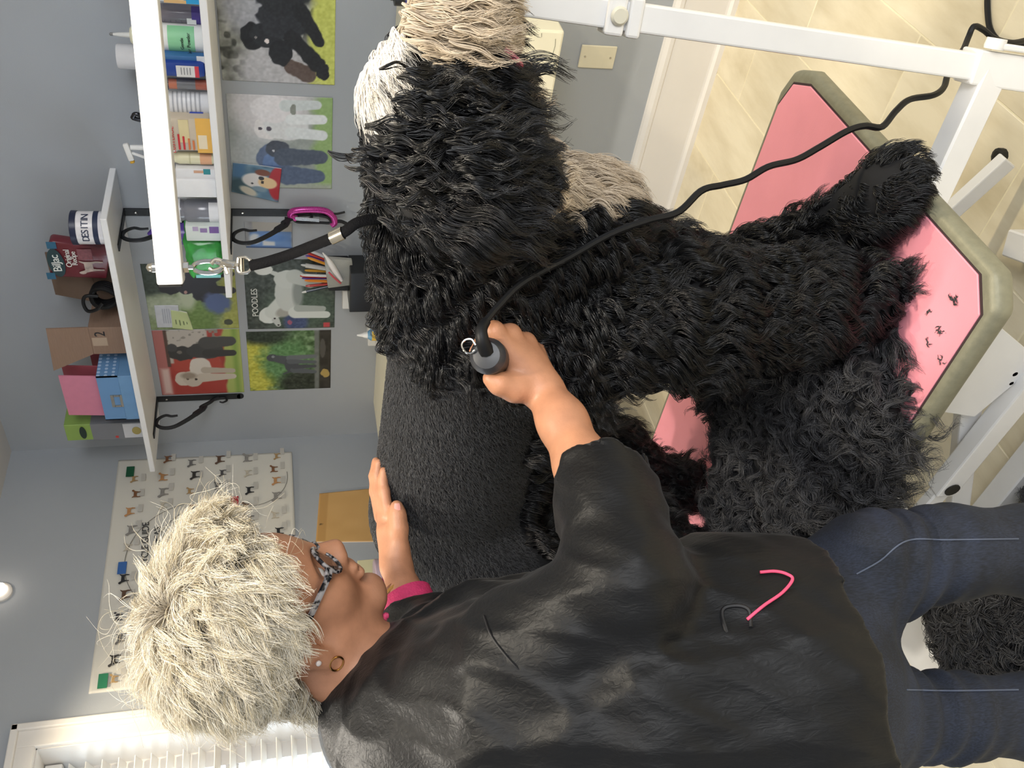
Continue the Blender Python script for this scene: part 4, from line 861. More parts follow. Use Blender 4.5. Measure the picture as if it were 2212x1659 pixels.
# ------------------------------------------------------------------ pens, bag, glue and small things against the right wall
ZC = 1.02
G_C = 'things on the cream counter'
cup_x, cup_y = float(atA(700, 590, 2.515)[0]), 2.515
pcup = thing('pen_cup', 'black mesh pen cup fixed to the wall beneath the POODLES calendar', 'cup', (cup_x, cup_y, 1.13))
add('body', bevelg(box(cup_x - 0.055, cup_x + 0.05, cup_y - 0.03, Y_A - 0.001, 1.135, 1.205), 0.004, 2), iron, pcup)
pens = [(536, 655, '#c8c8cc', 'silver pen leaning furthest out of the black pen cup'), (546, 662, '#c43a34', 'red pen leaning beside the silver pen'), (552, 660, '#6c4aa6', 'violet pen in the leaning bunch of pens'), (556, 664, '#e09a34', 'orange marker at the edge of the pen bunch'), (572, 650, '#c9cac6', 'thick pale grey marker standing upright in the pen cup'), (584, 658, '#d8a23c', 'amber pen just behind the grey marker'), (594, 650, '#e6e6e2', 'white pen in the middle of the pen cup'), (596, 648, '#c9392f', 'bright red pen in the middle of the pen cup'), (601, 652, '#6a45a8', 'short violet pen leaning across the orange pens'), (606, 658, '#df8a36', 'orange pen leaning towards the left of the cup'), (618, 660, '#b83a34', 'dark red pen tilted away from the bunch'), (632, 652, '#1f2a3a', 'navy pencil with white end tilted furthest from the bunch')]
for k, (yp, xp, c_, lb) in enumerate(pens):
    base = np.array((cup_x + 0.04 - 0.085 * k / 11, cup_y - 0.012 + 0.008 * (k % 3), 1.145)); top = atA(xp, yp, 2.49 + 0.008 * (k % 3))
    pn = thing('pen', lb, 'pen', base, 'pens in the black cup')
    d_ = top - base
    add('barrel', tube([base, base + d_ * 0.9], 0.0048 if k != 4 else 0.0075, 8), M_(c_, 0.3), pn, True)
    add('tip', tube([base + d_ * 0.9, base + d_ * 0.97, top], [0.0045, 0.0035, 0.0016], 8), M_('#e4e4e0' if k in (0, 11, 6) else c_, 0.3), pn, True)
# clear pouch with a syringe like applicator
zp_ = Y_A - 0.10
bagpts = [atA(700, 555, zp_), atA(760, 560, zp_), atA(768, 612, zp_), atA(708, 620, zp_)]
bx_ = [(q[0], q[2]) for q in bagpts]
t = thing('clear_pouch', 'clear zip pouch with a white and red applicator hanging by the pens', 'pouch', (bx_[0][0], zp_, bx_[2][1]))
add('film', bevelg(prism(bx_, (0, zp_, 0), AX, AZ, -0.008, 0.008), 0.003, 2), mat('clear_film', '#d5d6cf', 0.12, var=0.05, trans=0.55), t, True)
add('applicator', tube(spline([atA(697, 546, zp_ - 0.012), atA(708, 560, zp_ - 0.012), atA(722, 582, zp_ - 0.012), atA(738, 606, zp_ - 0.012)], 12), [0.002, 0.003, 0.004, 0.005, 0.007, 0.0095, 0.010, 0.010, 0.010, 0.009, 0.008, 0.006], 10), M_('#e6e3e2', 0.3), t, True)
add('red_stripe', tube(spline([atA(710, 588, zp_ - 0.018), atA(722, 600, zp_ - 0.022), atA(736, 612, zp_ - 0.018)], 8), 0.0032, 6), M_('#c8505a', 0.4), t, True)
# black box, white cards, glue, tissue boxes on the counter
def counter_box(name, label, cat, y0, y1, xt, Y0, Y1, col, rough=0.45):
    xa, xb = float(atA(xt, y1, Y0)[0]), float(atA(xt, y0, Y0)[0]); z1 = float(atA(xt, (y0 + y1) / 2, Y0)[2])
    return tag(add(name, bevelg(box(xa, xb, Y0, Y1, ZC + 0.0002, z1), 0.003, 2), M_(col, rough)), label, cat, G_C), xa, xb, z1
counter_box('black_case', 'black case standing on the counter behind the dogs neck', 'case', 590, 675, 756, 2.40, 2.50, '#15171a', 0.3)
counter_box('card_stack', 'white cards leaning behind the black case', 'cards', 628, 668, 740, 2.505, 2.54, '#dcdcda')
counter_box('white_carton', 'small white carton behind the glue bottle', 'carton', 695, 748, 796, 2.44, 2.50, '#dedfde')
counter_box('white_carton', 'lower white carton to the left of the glue bottle', 'carton', 738, 756, 813, 2.36, 2.42, '#d9dad9')
gx = float(atA(815, 723, 2.36)[0]); zt = float(atA(771, 723, 2.36)[2]); h = zt - ZC
t = thing('glue_bottle', 'pale blue glue bottle with yellow label and white nozzle', 'bottle', (gx, 2.36, ZC), G_C)
add('body', lathe([(0.018, 0.0002), (0.020, 0.004), (0.020, h * 0.52), (0.012, h * 0.62)], 20, (gx, 2.36, ZC)), M_('#6fa3c8', 0.3), t, True)
add('label_band', strip(0, 0, 2.36, ZC + h * 0.1, ZC + h * 0.48, 0.020, gx), M_('#d8b44c', 0.5), t, True)
add('nozzle', lathe([(0.012, h * 0.6), (0.010, h * 0.74), (0.007, h * 0.8), (0.003, h)], 14, (gx, 2.36, ZC)), M_('#eeeeec', 0.3), t, True)
# bottles behind the dogs muzzle
for k, (y0, y1, xt, c_, lb) in enumerate(((-40, 12, 842, '#20242c', 'black topped bottle behind the dogs muzzle'), (-30, 6, 872, '#4d49a0', 'violet bottle with white stripe behind the dogs muzzle'), (-30, 20, 898, '#b39a72', 'tan jar behind the dogs muzzle'))):
    Y = 2.34 - 0.06 * k; x = float(atA(870, (y0 + y1) / 2, Y)[0]); r = abs(float(atA(870, y1, Y)[0]) - x); zt = float(atA(xt, y1, Y)[2]); h = zt - ZC
    t = thing('grooming_bottle', lb, 'bottle', (x, Y, ZC), G_C)
    add('body', lathe([(r * 0.94, 0.0003), (r, 0.005), (r, h * 0.78), (r * 0.5, h * 0.86)], 20, (x, Y, ZC)), M_(c_, 0.3), t, True)
    add('cap', lathe([(r * 0.6, h * 0.84), (r * 0.6, h)], 16, (x, Y, ZC)), M_('#e9e9ee' if k == 1 else '#24262c', 0.35), t, True)
# pink glitter clip with black tools hanging below the bracket
hx, hy = -1.731, Y_A - 0.03
zt = float(atA(625, 466, hy)[2])
t = thing('glitter_carabiner', 'pink glitter carabiner with black tools hanging from the bracket', 'carabiner', (hx, hy, zt))
gl = mat('pink_glitter', '#b83a8e', 0.2, metal=0.35, var=0.45, scale=420)
loop = [atA(a, b, hy) for a, b in ((632, 460), (627, 466), (634, 470), (634, 474))]
lp_ = spline([atA(640, 472, hy), atA(627, 466, hy), atA(634, 456, hy), atA(665, 453, hy), atA(700, 455, hy), atA(718, 466, hy), atA(723, 480, hy), atA(716, 486, hy)], 40)
add('wrapped_loop', tube(lp_, 0.0105, 12), gl, t, True)
add('black_gate', tube(spline([atA(615, 471, hy), atA(632, 474, hy), atA(645, 480, hy), atA(690, 481, hy), atA(714, 481, hy), atA(708, 470, hy), atA(690, 466, hy)], 30), 0.0045, 8), iron, t, True)
add('file', bevelg(bar(atA(637, 472, hy - 0.008), atA(690, 476, hy - 0.008), 0.004, 0.013), 0.001, 1), mat('grey_file', '#9d9fa2', 0.4, metal=0.6, var=0.3, scale=300), t)
add('cord_knot', join(tube(spline([atA(705, 458, hy), atA(725, 462, hy), atA(745, 458, hy)], 8), 0.004, 6), tube(spline([atA(715, 480, hy), atA(735, 478, hy), atA(750, 484, hy)], 8), 0.0065, 6)), mat('knot_black', '#1a1a1c', 0.7, var=0.4, scale=200), t, True)
# ------------------------------------------------------------------ things on the low stand by the left wall
sd = thing('side_stand', 'black topped stand against the left wall behind the groomer', 'stand', (-2.6, 1.75, 0.0))
add('top', rbox(-2.81, -2.36, 1.38, 2.12, 0.93, 0.96, 0.004, 2), M_('#1a1b1e', 0.4), sd)
add('body', rbox(-2.80, -2.40, 1.42, 2.08, 0.0005, 0.93, 0.004, 1), M_('#b9b9bb', 0.5), sd)
ZS = 0.9603; Xf = 2.55
def standpt(x, y, X=Xf): return atB(x, y, X)
G_S = 'things on the stand by the left wall'
q = standpt(815, 1245); zt = float(standpt(808, 1245)[2]); r = 0.052
t = thing('pink_tub', 'translucent magenta tub with a frosted lid beside the groomers wrist', 'tub', (q[0], q[1], ZS), G_S)
h = max(zt - ZS, 0.12)
add('body', lathe([(r * 0.9, 0), (r, 0.01), (r, h - 0.02)], 24, (q[0], q[1], ZS)), mat('magenta_plastic', '#b0266e', 0.2, var=0.05, trans=0.25), t, True)
add('lid', lathe([(r * 1.08, h - 0.02), (r * 1.08, h - 0.004), (r * 1.0, h)], 24, (q[0], q[1], ZS)), mat('frosted_lid', '#c9b4c6', 0.3, var=0.03, trans=0.3), t, True)
def stand_box(name, label, cat, y0, y1, xt, X, col, dx=0.05):
    a, b = standpt(xt, y0, X), standpt(xt, y1, X); z1 = float(a[2])
    return tag(add(name, bevelg(box(-X - dx, -X, min(a[1], b[1]), max(a[1], b[1]), ZS + 0.0003, max(z1, ZS + 0.03)), 0.002, 1), M_(col, 0.5)), label, cat, G_S)
stand_box('yellow_card', 'pale yellow card standing behind the magenta tub', 'card', 1210, 1268, 772, 2.74, '#d9d3ac', 0.01)
stand_box('white_paper_box', 'white paper carton below the groomers chin', 'carton', 1300, 1340, 812, 2.50, '#d2d4d8')
stand_box('red_carton', 'narrow red carton next to the groomers cuff', 'carton', 1286, 1322, 838, 2.45, '#b5402f', 0.03)
stand_box('label_roll', 'pale paper roll behind the groomers hand', 'roll', 1150, 1212, 818, 2.62, '#c9cbcc')
# ------------------------------------------------------------------ implicit surfaces: smooth unions of tapered capsules, meshed as one continuous skin
class Field:
    """prims: (kind, params..., k) blended one after another with smooth minimum k"""
    def __init__(s): s.pr = []; s.post = []
    def cap(s, a, b, ra, rb, k=0.03, flat=None): s.pr.append(('c', np.asarray(a, float), np.asarray(b, float), ra, rb, k, flat)); return s
    def chain(s, pts, rs, k=0.03, flat=None):
        for i in range(len(pts) - 1): s.cap(pts[i], pts[i + 1], rs[i], rs[i + 1], k, flat)
        return s
    def ell(s, c, r, k=0.03, R=None): s.pr.append(('e', np.asarray(c, float), np.asarray(r, float), k, None if R is None else np.asarray(R, float))); return s
    def sub(s, c, r, k=0.02, R=None): s.pr.append(('s', np.asarray(c, float), np.asarray(r, float), k, None if R is None else np.asarray(R, float))); return s
    def bounds(s, pad):
        lo = np.full(3, 1e9); hi = -lo
        for q in s.pr:
            if q[0] == 'c':
                r = max(q[3], q[4]); lo = np.minimum(lo, np.minimum(q[1], q[2]) - r); hi = np.maximum(hi, np.maximum(q[1], q[2]) + r)
            elif q[0] == 'e': lo = np.minimum(lo, q[1] - q[2].max()); hi = np.maximum(hi, q[1] + q[2].max())
        return lo - pad, hi + pad
    def __call__(s, P):
        D = np.full(len(P), 0.5)
        plo, phi = P.min(0), P.max(0)
        for q in s.pr:
            if q[0] == 'c':
                _, a, b, ra, rb, k, flat = q
                c = (a + b) / 2; R = np.linalg.norm(b - a) / 2 + max(ra, rb) + 0.06
                if (c + R < plo).any() or (c - R > phi).any(): continue
                m = np.abs(P - c).max(1) < R
                if not m.any(): continue
                X = P[m] - a; ab = b - a; L2 = ab @ ab + 1e-12
                if flat is not None:
                    n, f = flat; X = X + np.outer(X @ n, n) * (f - 1); ab = ab + n * (ab @ n) * (f - 1); L2 = ab @ ab + 1e-12
                h = np.clip(X @ ab / L2, 0, 1)
                d = np.linalg.norm(X - h[:, None] * ab, axis=1) - (ra + (rb - ra) * h)
            else:
                _, c, r, k, Rm = q
                R = r.max() + 0.07
                if (c + R < plo).any() or (c - R > phi).any(): continue
                m = np.abs(P - c).max(1) < r.max() + 0.07
                if not m.any(): continue
                X = P[m] - c
                if Rm is not None: X = X @ Rm.T
                l = np.linalg.norm(X / r, axis=1); d = (l - 1) * l / (np.linalg.norm(X / r ** 2, axis=1) + 1e-9)
                d = np.where(l < 1e-4, -r.min(), d)
            e = D[m]
            if q[0] == 's':
                h = np.clip(0.5 - 0.5 * (e + d) / k, 0, 1); D[m] = e * (1 - h) - d * h + k * h * (1 - h)
            else:
                h = np.clip(0.5 + 0.5 * (e - d) / k, 0, 1); D[m] = e * (1 - h) + d * h - k * h * (1 - h)
        for f in s.post: D = f(P, D)
        return D
def mesh_field(f, h, pad=0.03, B=8, lo=None, hi=None):
    if lo is None: lo, hi = f.bounds(pad)
    nb = np.ceil((np.asarray(hi) - lo) / (h * B)).astype(int)
    I = np.stack(np.meshgrid(*[np.arange(n) for n in nb], indexing='ij'), -1).reshape(-1, 3)
    d = f(lo + (I + 0.5) * h * B)
    I = I[np.abs(d) < h * B * 1.25 + 0.012]
    J4 = I // 5; I = I[np.lexsort((J4[:, 2], J4[:, 1], J4[:, 0]))]
    g = np.stack(np.meshgrid(*[np.arange(B + 1)] * 3, indexing='ij'), -1).reshape(-1, 3)
    N = nb * B + 2
    keys = []; verts = []; E = {0: [], 1: [], 2: []}
    off = np.array([[i, j, k] for i in (0, 1) for j in (0, 1) for k in (0, 1)])
    for s0 in range(0, len(I), 90):
        Ib = I[s0:s0 + 90]
        G = Ib[:, None, :] * B + g[None]
        val = f((lo + G.reshape(-1, 3) * h)).reshape(len(Ib), B + 1, B + 1, B + 1)
        sg = val < 0
        cs = np.zeros((len(Ib), B, B, B), int)
        for o in off: cs += sg[:, o[0]:o[0] + B, o[1]:o[1] + B, o[2]:o[2] + B]
        b, i, j, k = np.nonzero((cs > 0) & (cs < 8))
        cell = Ib[b] * B + np.stack([i, j, k], 1)
        acc = np.zeros((len(b), 3)); cnt = np.zeros(len(b))
        for o in off:
            for ax in range(3):
                if o[ax]: continue
                o2 = o.copy(); o2[ax] = 1
                v0 = val[b, i + o[0], j + o[1], k + o[2]]; v1 = val[b, i + o2[0], j + o2[1], k + o2[2]]
                m = (v0 < 0) != (v1 < 0); t = np.where(m, v0 / (v0 - v1 + 1e-20), 0)
                q = np.repeat(o[None].astype(float), len(b), 0); q[:, ax] += t
                acc += q * m[:, None]; cnt += m
        keys.append((cell[:, 0] * N[1] + cell[:, 1]) * N[2] + cell[:, 2]); verts.append(lo + (cell + acc / cnt[:, None]) * h)
        for ax in range(3):
            v0 = val[b, i, j, k]; e = np.eye(3, dtype=int)[ax]; v1 = val[b, i + e[0], j + e[1], k + e[2]]
            m = (v0 < 0) != (v1 < 0); E[ax].append(np.column_stack([cell[m], (v0[m] < 0).astype(int)]))
    K = np.concatenate(keys); V = np.concatenate(verts); o = np.argsort(K); K = K[o]; V = V[o]
    F = []
    for ax in range(3):
        e = np.concatenate(E[ax]); c = e[:, :3]; u, w = np.eye(3, dtype=int)[(ax + 1) % 3], np.eye(3, dtype=int)[(ax + 2) % 3]
        q = []
        for dd in (0 * u, -u, -u - w, -w):
            cc = c + dd; kk = (cc[:, 0] * N[1] + cc[:, 1]) * N[2] + cc[:, 2]; p = np.clip(np.searchsorted(K, kk), 0, len(K) - 1)
            q.append(np.where(K[p] == kk, p, -1))
        q = np.stack(q, 1); ok = (q >= 0).all(1); q = q[ok]; fl = e[ok, 3] == 1
        q = np.where(fl[:, None], q, q[:, ::-1]); F.append(q)
    return V, np.concatenate(F)
def add_np(name, V, Q, m, parent=None, smooth=True):
    me = bpy.data.meshes.new(name); n = len(Q)
    me.vertices.add(len(V)); me.vertices.foreach_set('co', np.asarray(V, np.float32).ravel())
    k = Q.shape[1]
    me.loops.add(n * k); me.loops.foreach_set('vertex_index', Q.ravel().astype(np.int32))
    me.polygons.add(n); me.polygons.foreach_set('loop_start', np.arange(0, n * k, k, dtype=np.int32))
    me.polygons.foreach_set('use_smooth', np.full(n, smooth)); me.update(calc_edges=True); me.validate()
    if m is not None: me.materials.append(m)
    o = bpy.data.objects.new(name, me); C.objects.link(o)
    if parent is not None: put(o, parent)
    return o
def relax(V, Q, it=2, lam=0.5):
    e = np.concatenate([Q[:, [0, 1]], Q[:, [1, 2]], Q[:, [2, 3]], Q[:, [3, 0]]]); n = len(V)
    for _ in range(it):
        s = np.zeros_like(V); c = np.zeros(n)
        for ax in range(3): s[:, ax] = np.bincount(e[:, 0], V[e[:, 1], ax], n) + np.bincount(e[:, 1], V[e[:, 0], ax], n)
        c = np.bincount(e[:, 0], minlength=n) + np.bincount(e[:, 1], minlength=n)
        V = V * (1 - lam) + lam * s / np.maximum(c, 1)[:, None]
    return V
def vnormals(V, Q):
    n = np.cross(V[Q[:, 2]] - V[Q[:, 0]], V[Q[:, 3]] - V[Q[:, 1]]); o = np.zeros_like(V)
    for j in range(4):
        for ax in range(3): o[:, ax] += np.bincount(Q[:, j], n[:, ax], len(V))
    return o / (np.linalg.norm(o, axis=1, keepdims=True) + 1e-12)
def scatter(V, Q, n, rng, weight=None):
    NV = vnormals(V, Q)
    T = np.concatenate([Q[:, [0, 1, 2]], Q[:, [0, 2, 3]]])
    a = np.linalg.norm(np.cross(V[T[:, 1]] - V[T[:, 0]], V[T[:, 2]] - V[T[:, 0]]), axis=1) / 2
    if weight is not None: a = a * weight(V[T].mean(1))
    c = np.cumsum(a); i = np.searchsorted(c, rng.random(n) * c[-1]); i = np.clip(i, 0, len(T) - 1)
    u, v = rng.random(n), rng.random(n); s = u + v > 1; u[s] = 1 - u[s]; v[s] = 1 - v[s]; w = 1 - u - v
    P = V[T[i, 0]] * w[:, None] + V[T[i, 1]] * u[:, None] + V[T[i, 2]] * v[:, None]
    N = NV[T[i, 0]] * w[:, None] + NV[T[i, 1]] * u[:, None] + NV[T[i, 2]] * v[:, None]
    return P, N / (np.linalg.norm(N, axis=1, keepdims=True) + 1e-12)
def nrm(a): return a / (np.linalg.norm(a, axis=-1, keepdims=True) + 1e-12)
def vnoise(P, f, seed):
    """cheap smooth pseudo noise in [-1, 1]"""
    r = np.random.default_rng(seed); o = np.zeros(len(P))
    for _ in range(5):
        k = r.normal(size=3) * f; o += np.sin(P @ k + r.random() * 6.28)
    return o / 2.4
def locks(P, N, D, L, rng, k=12, npts=9, lift=0.7, wave=0.006, wlen=0.05, spread=0.006, frizz=0.0015, grav=0.5, clump=0.6, rad=0.0004, tip=0.25, collide=None, coh=0.0):
    """wavy locks: k strands around each guide. returns points (n*k, npts, 3), radii"""
    n = len(P); L = np.broadcast_to(L, n); wave = np.broadcast_to(wave, n); lift = np.broadcast_to(lift, n); wlen = np.broadcast_to(wlen, n); grav = np.broadcast_to(grav, n)
    s = np.linspace(0, 1, npts); down = np.array((0, 0, -1.0))
    g = np.zeros((n, npts, 3)); g[:, 0] = P
    for j in range(1, npts):
        d = nrm(N * (lift * (1 - s[j]) ** 1.3)[:, None] + D * (0.35 + 0.65 * s[j]) + down * (grav * s[j])[:, None])
        g[:, j] = g[:, j - 1] + d * (L / (npts - 1))[:, None]
    T = nrm(np.gradient(g, axis=1)); e1 = nrm(np.cross(T, N[:, None, :] + 0.01)); e2 = np.cross(T, e1)
    ph = rng.random(n) * 6.28; sgn = np.where(rng.random(n) < 0.5, -1, 1)
    if coh > 0:
        ph = 9.0 * vnoise(P, 9, 77) + 120.0 * (P @ np.array((0.25, 0.0, -1.0))) * 0.35 + (1 - coh) * 6.28 * rng.random(n); sgn = np.ones(n)
    arg = ph[:, None] + sgn[:, None] * 6.28 * s[None] * (L / wlen)[:, None]
    amp = wave[:, None] * np.minimum(1, s[None] * 2.2)
    g = g + e1 * (amp * np.cos(arg))[..., None] + e2 * (amp * 0.7 * np.sin(arg))[..., None]
    if collide is not None: g = collide(g)
    # strands
    a = rng.random((n, k)) * 6.28; r = np.sqrt(rng.random((n, k))) * spread
    ox = (np.cos(a) * r)[:, :, None]; oy = (np.sin(a) * r)[:, :, None]
    cl = ((1 - clump * s) * np.clip(0.2 + 4.0 * s, 0, 1))[None, None]
    fz = rng.normal(size=(n, k, 2)); ff = 1 + rng.random((n, k)); fa = frizz * s[None, None] * np.sin(6.28 * (ff[..., None] * s[None, None] * (L / wlen)[:, None, None]) + a[..., None])
    sh = (1 - 0.28 * rng.random((n, k)))
    # shorten strands by resampling along the guide
    ss = sh[..., None] * s[None, None] * (npts - 1); i0 = np.minimum(ss.astype(int), npts - 2); t = (ss - i0)[..., None]
    bi = np.arange(n)[:, None, None]
    base = g[bi, i0] * (1 - t) + g[bi, i0 + 1] * t; E1 = e1[bi, i0]; E2 = e2[bi, i0]
    pts = base + E1 * (ox * cl + fa * fz[..., :1])[..., None] + E2 * (oy * cl + fa * fz[..., 1:])[..., None]
    rr = rad * (1 - (1 - tip) * s ** 1.5)
    return pts.reshape(-1, npts, 3), np.broadcast_to(rr, (n * k, npts))
def add_hair(name, sets, m, parent=None):
    """sets: list of (points (n, p, 3), radii (n, p))"""
    hc = bpy.data.hair_curves.new(name)
    sizes = []; pos = []; rad = []
    for p_, r_ in sets:
        sizes += [p_.shape[1]] * p_.shape[0]; pos.append(p_.reshape(-1, 3)); rad.append(np.asarray(r_).reshape(-1))
    hc.add_curves(sizes)
    pos = np.concatenate(pos).astype(np.float32); rad = np.concatenate(rad).astype(np.float32)
    hc.attributes['position'].data.foreach_set('vector', pos.ravel())
    ra = hc.attributes.get('radius') or hc.attributes.new('radius', 'FLOAT', 'POINT'); ra.data.foreach_set('value', rad)
    hc.materials.append(m)
    o = bpy.data.objects.new(name, hc); C.objects.link(o)
    if parent is not None: put(o, parent)
    o['kind'] = 'stuff'
    return o
def hair_mat(name, c0, c1, rough=0.42, spec=0.5, sheen=0.0):
    m = bpy.data.materials.new(name); m.use_nodes = True; nt = m.node_tree; b = nt.nodes['Principled BSDF']
    hi = nt.nodes.new('ShaderNodeHairInfo'); r = nt.nodes.new('ShaderNodeValToRGB')
    r.color_ramp.elements[0].color = (*rgb(c0), 1); r.color_ramp.elements[1].color = (*rgb(c1), 1)
    nt.links.new(hi.outputs['Random'], r.inputs[0]); nt.links.new(r.outputs[0], b.inputs['Base Color'])
    b.inputs['Roughness'].default_value = rough; b.inputs['Specular IOR Level'].default_value = spec
    if sheen: b.inputs['Sheen Weight'].default_value = sheen
    return m
def inpoly(x, y, poly):
    poly = np.asarray(poly, float); r = np.zeros(len(x), bool); j = len(poly) - 1
    for i in range(len(poly)):
        xi, yi = poly[i]; xj_, yj = poly[j]
        r ^= ((yi > y) != (yj > y)) & (x < (xj_ - xi) * (y - yi) / (yj - yi + 1e-12) + xi); j = i
    return r
def pixv(P):
    q = P - CAM; c2 = q @ FWD; return 1106.0 + FPX * (q @ DOWN) / c2, 829.5 - FPX * (q @ RIGHT) / c2

# ------------------------------------------------------------------ the dog
YD = 1.0
dogf = Field()
def V3(*a): return np.array(a, float)
dogf.cap(V3(-0.86, YD, 1.068), V3(-1.30, YD, 1.080), 0.138, 0.140, 0.02)
dogf.ell(V3(-0.86, YD, 1.035), V3(0.13, 0.13, 0.165), 0.05).ell(V3(-1.36, YD, 1.05), V3(0.14, 0.135, 0.16), 0.05)
dogf.cap(V3(-0.84, YD, 1.085), V3(-0.64, YD, 1.135), 0.128, 0.116, 0.05)
dogf.ell(V3(-0.54, YD, 1.16), V3(0.105, 0.10, 0.105), 0.05)
dogf.cap(V3(-0.47, YD, 1.155), V3(-0.375, YD, 1.155), 0.060, 0.050, 0.03)
dogf.ell(V3(-0.685, YD - 0.015, 0.995), V3(0.070, 0.08, 0.09), 0.05)
ez0, ez1 = V3(-0.575, 0.885, 1.19), V3(-0.545, 0.868, 1.095)
dogf.chain([ez0, ez1], [0.045, 0.050], 0.03); dogf.chain([V3(-0.575, 1.115, 1.19), V3(-0.545, 1.132, 1.095)], [0.045, 0.050], 0.03)
lN = [V3(-0.83, 0.905, 0.98), atA(1480, 690, 0.89), atA(1680, 665, 0.885), V3(-0.735, 0.88, 0.565)]
dogf.chain(lN, [0.095, 0.066, 0.055, 0.050], 0.04)
pf = atZ(1915, 410, 0.555)
lF = [V3(-0.80, 1.07, 0.98), atA(1520, 640, 1.04), atA(1730, 560, 1.02), pf]
dogf.chain(lF, [0.09, 0.062, 0.050, 0.042], 0.04)
dogf.cap(pf, pf + V3(0.022, -0.012, -0.012), 0.034, 0.024, 0.03)
dogf.cap(V3(-0.73, 0.88, 0.550), V3(-0.71, 0.87, 0.543), 0.034, 0.026, 0.03)
for yy in (0.90, 1.10):
    dogf.chain([V3(-1.37, yy, 0.98), V3(-1.32, yy - 0.01, 0.80), V3(-1.44, yy, 0.67), V3(-1.42, yy, 0.565)], [0.12, 0.085, 0.055, 0.046], 0.05)
    dogf.cap(V3(-1.42, yy, 0.552), V3(-1.39, yy, 0.545), 0.036, 0.028, 0.03)
dogf.post.append(lambda P, D: np.maximum(D, ZT + 0.002 - P[:, 2]))
dV, dQ = mesh_field(dogf, 0.0085); dV = relax(dV, dQ, 2)
dog = thing('dog', 'black long-haired dog with white muzzle half clipped on the table', 'dog', (-0.95, YD, ZT))
black_skin = mat('dog_coat_base', '#0d0d10', 0.85, var=0.2, scale=60)
add_np('body', dV, dQ, black_skin, dog)
hair_black = hair_mat('black_fur', '#040405', '#121215', 0.31, 0.5)
hair_short = hair_mat('clipped_fur', '#1c1d20', '#3c3d40', 0.5, 0.5)
hair_white = hair_mat('white_fur', '#d9d2c6', '#f3eee6', 0.5, 0.4)
hair_cream = hair_mat('cream_fur', '#b5a48e', '#d8c9b4', 0.5, 0.4)
rd = np.random.default_rng(5)
def mirror(P):
    Q = P.copy(); Q[:, 1] = np.where(Q[:, 1] > YD, 2 * YD - Q[:, 1], Q[:, 1]); return Q
def is_clipped(P):
    n = 0.012 * vnoise(P, 30, 3)
    x, z = P[:, 0], P[:, 2] + n
    zl = np.interp(-x, [0.80, 0.86, 1.0, 1.15, 1.25, 1.34, 1.45], [1.13, 1.03, 1.005, 1.0, 0.97, 0.90, 0.86])
    return (x + n < -0.825) & (z > zl)
BLAZE = [(690, 20), (850, 20), (885, 128), (865, 170), (815, 205), (745, 205), (690, 200)]
MUZ = [(845, -300), (850, 60), (862, 98), (900, 86), (940, 100), (1000, 112), (1060, 122), (1120, 120), (1130, -300)]
BIB = [(1060, 415), (1110, 360), (1170, 300), (1230, 250), (1330, 330), (1370, 430), (1330, 452), (1230, 462), (1110, 458)]
BEARD = [(1120, 130), (1190, 190), (1180, 262), (1125, 250)]
def tone(P):
    px, py = pixv(mirror(P)); j = vnoise(P, 60, 8) * 6
    t = np.zeros(len(P), int)
    t[inpoly(px + j, py + j, BLAZE)] = 1; t[inpoly(px + j, py + j, MUZ)] = 2; t[inpoly(px, py + j, BIB) & (P[:, 2] < 1.06)] = 3
    return t
def hug(lo, hi):
    def f(g):
        sh = g.shape; P = g.reshape(-1, 3).copy()
        for _ in range(2):
            d = dogf(P); e = 0.003; G = np.stack([dogf(P + e * v) - d for v in np.eye(3)], 1); G = G / (np.linalg.norm(G, axis=1, keepdims=True) + 1e-9)
            P -= G * np.where(d > hi, d - hi, np.where(d < lo, d - lo, 0.0))[:, None]
        return P.reshape(sh)
    return f
# short clipped coat
P, N = scatter(dV, dQ, 62000, rd, lambda c: np.where(is_clipped(c), np.where(c[:, 1] > YD + 0.08, 0.25, 1.0), 0.0))
D = nrm(np.array((-0.75, 0, -0.55)) + 0.25 * rd.normal(size=P.shape)); D = nrm(D - N * (D * N).sum(1, keepdims=True))
sc_pts = locks(P, N, D, 0.011 * (0.7 + 0.6 * rd.random(len(P))), rd, k=1, npts=4, lift=0.55, wave=0.0008, wlen=0.02, spread=0.0, frizz=0.0, grav=0.1, rad=0.00045)
add_hair('clipped_coat', [sc_pts], hair_short, dog)
# long coat
nl = 7400
P, N = scatter(dV, dQ, nl, rd, lambda c: np.where(is_clipped(c), 0.0, np.where(c[:, 1] > YD + 0.1, 0.35, 1.0)))
x, z = P[:, 0], P[:, 2]; T = tone(P)
px, py = pixv(P)
head = x > -0.66
back = np.array((-0.55, 0, -0.9)); 
D = np.tile(np.array((-0.05, 0, -1.0)), (len(P), 1))
neck = (x > -0.86) & (x <= -0.62) & (z > 0.98)
D[neck] = (-0.5, 0, -0.7); D[head & (z > 1.06)] = (-0.25, 0, -1.0)
mz = T == 2; D[mz] = (-0.12, -0.1, -1.0); D[T == 1] = (-0.75, -0.35, -0.35)
D = nrm(D + 0.22 * np.stack([vnoise(P, 14, 21), vnoise(P, 14, 22), vnoise(P, 14, 23)], 1)); D = nrm(D - N * (D * N).sum(1, keepdims=True) * 0.8)
L = np.full(len(P), 0.085)
L[neck] = 0.085; L[head] = 0.085; L[mz] = 0.035; L[T == 1] = 0.055; L[T == 3] = 0.06
L[head & (z > 1.2) & (T != 1)] = 0.06; L[head & (z < 1.12) & (x > -0.60)] = 0.020; L[(x > -0.58) & (z < 1.08)] = 0.018
leg = z < 0.80; L[leg] = 0.070; L[z < 0.62] = 0.045
belly = (z < 0.97) & (x < -0.83) & (x > -1.2) & (z > 0.8); L[belly] = 0.03; L[belly & (z < 0.94)] = 0.016
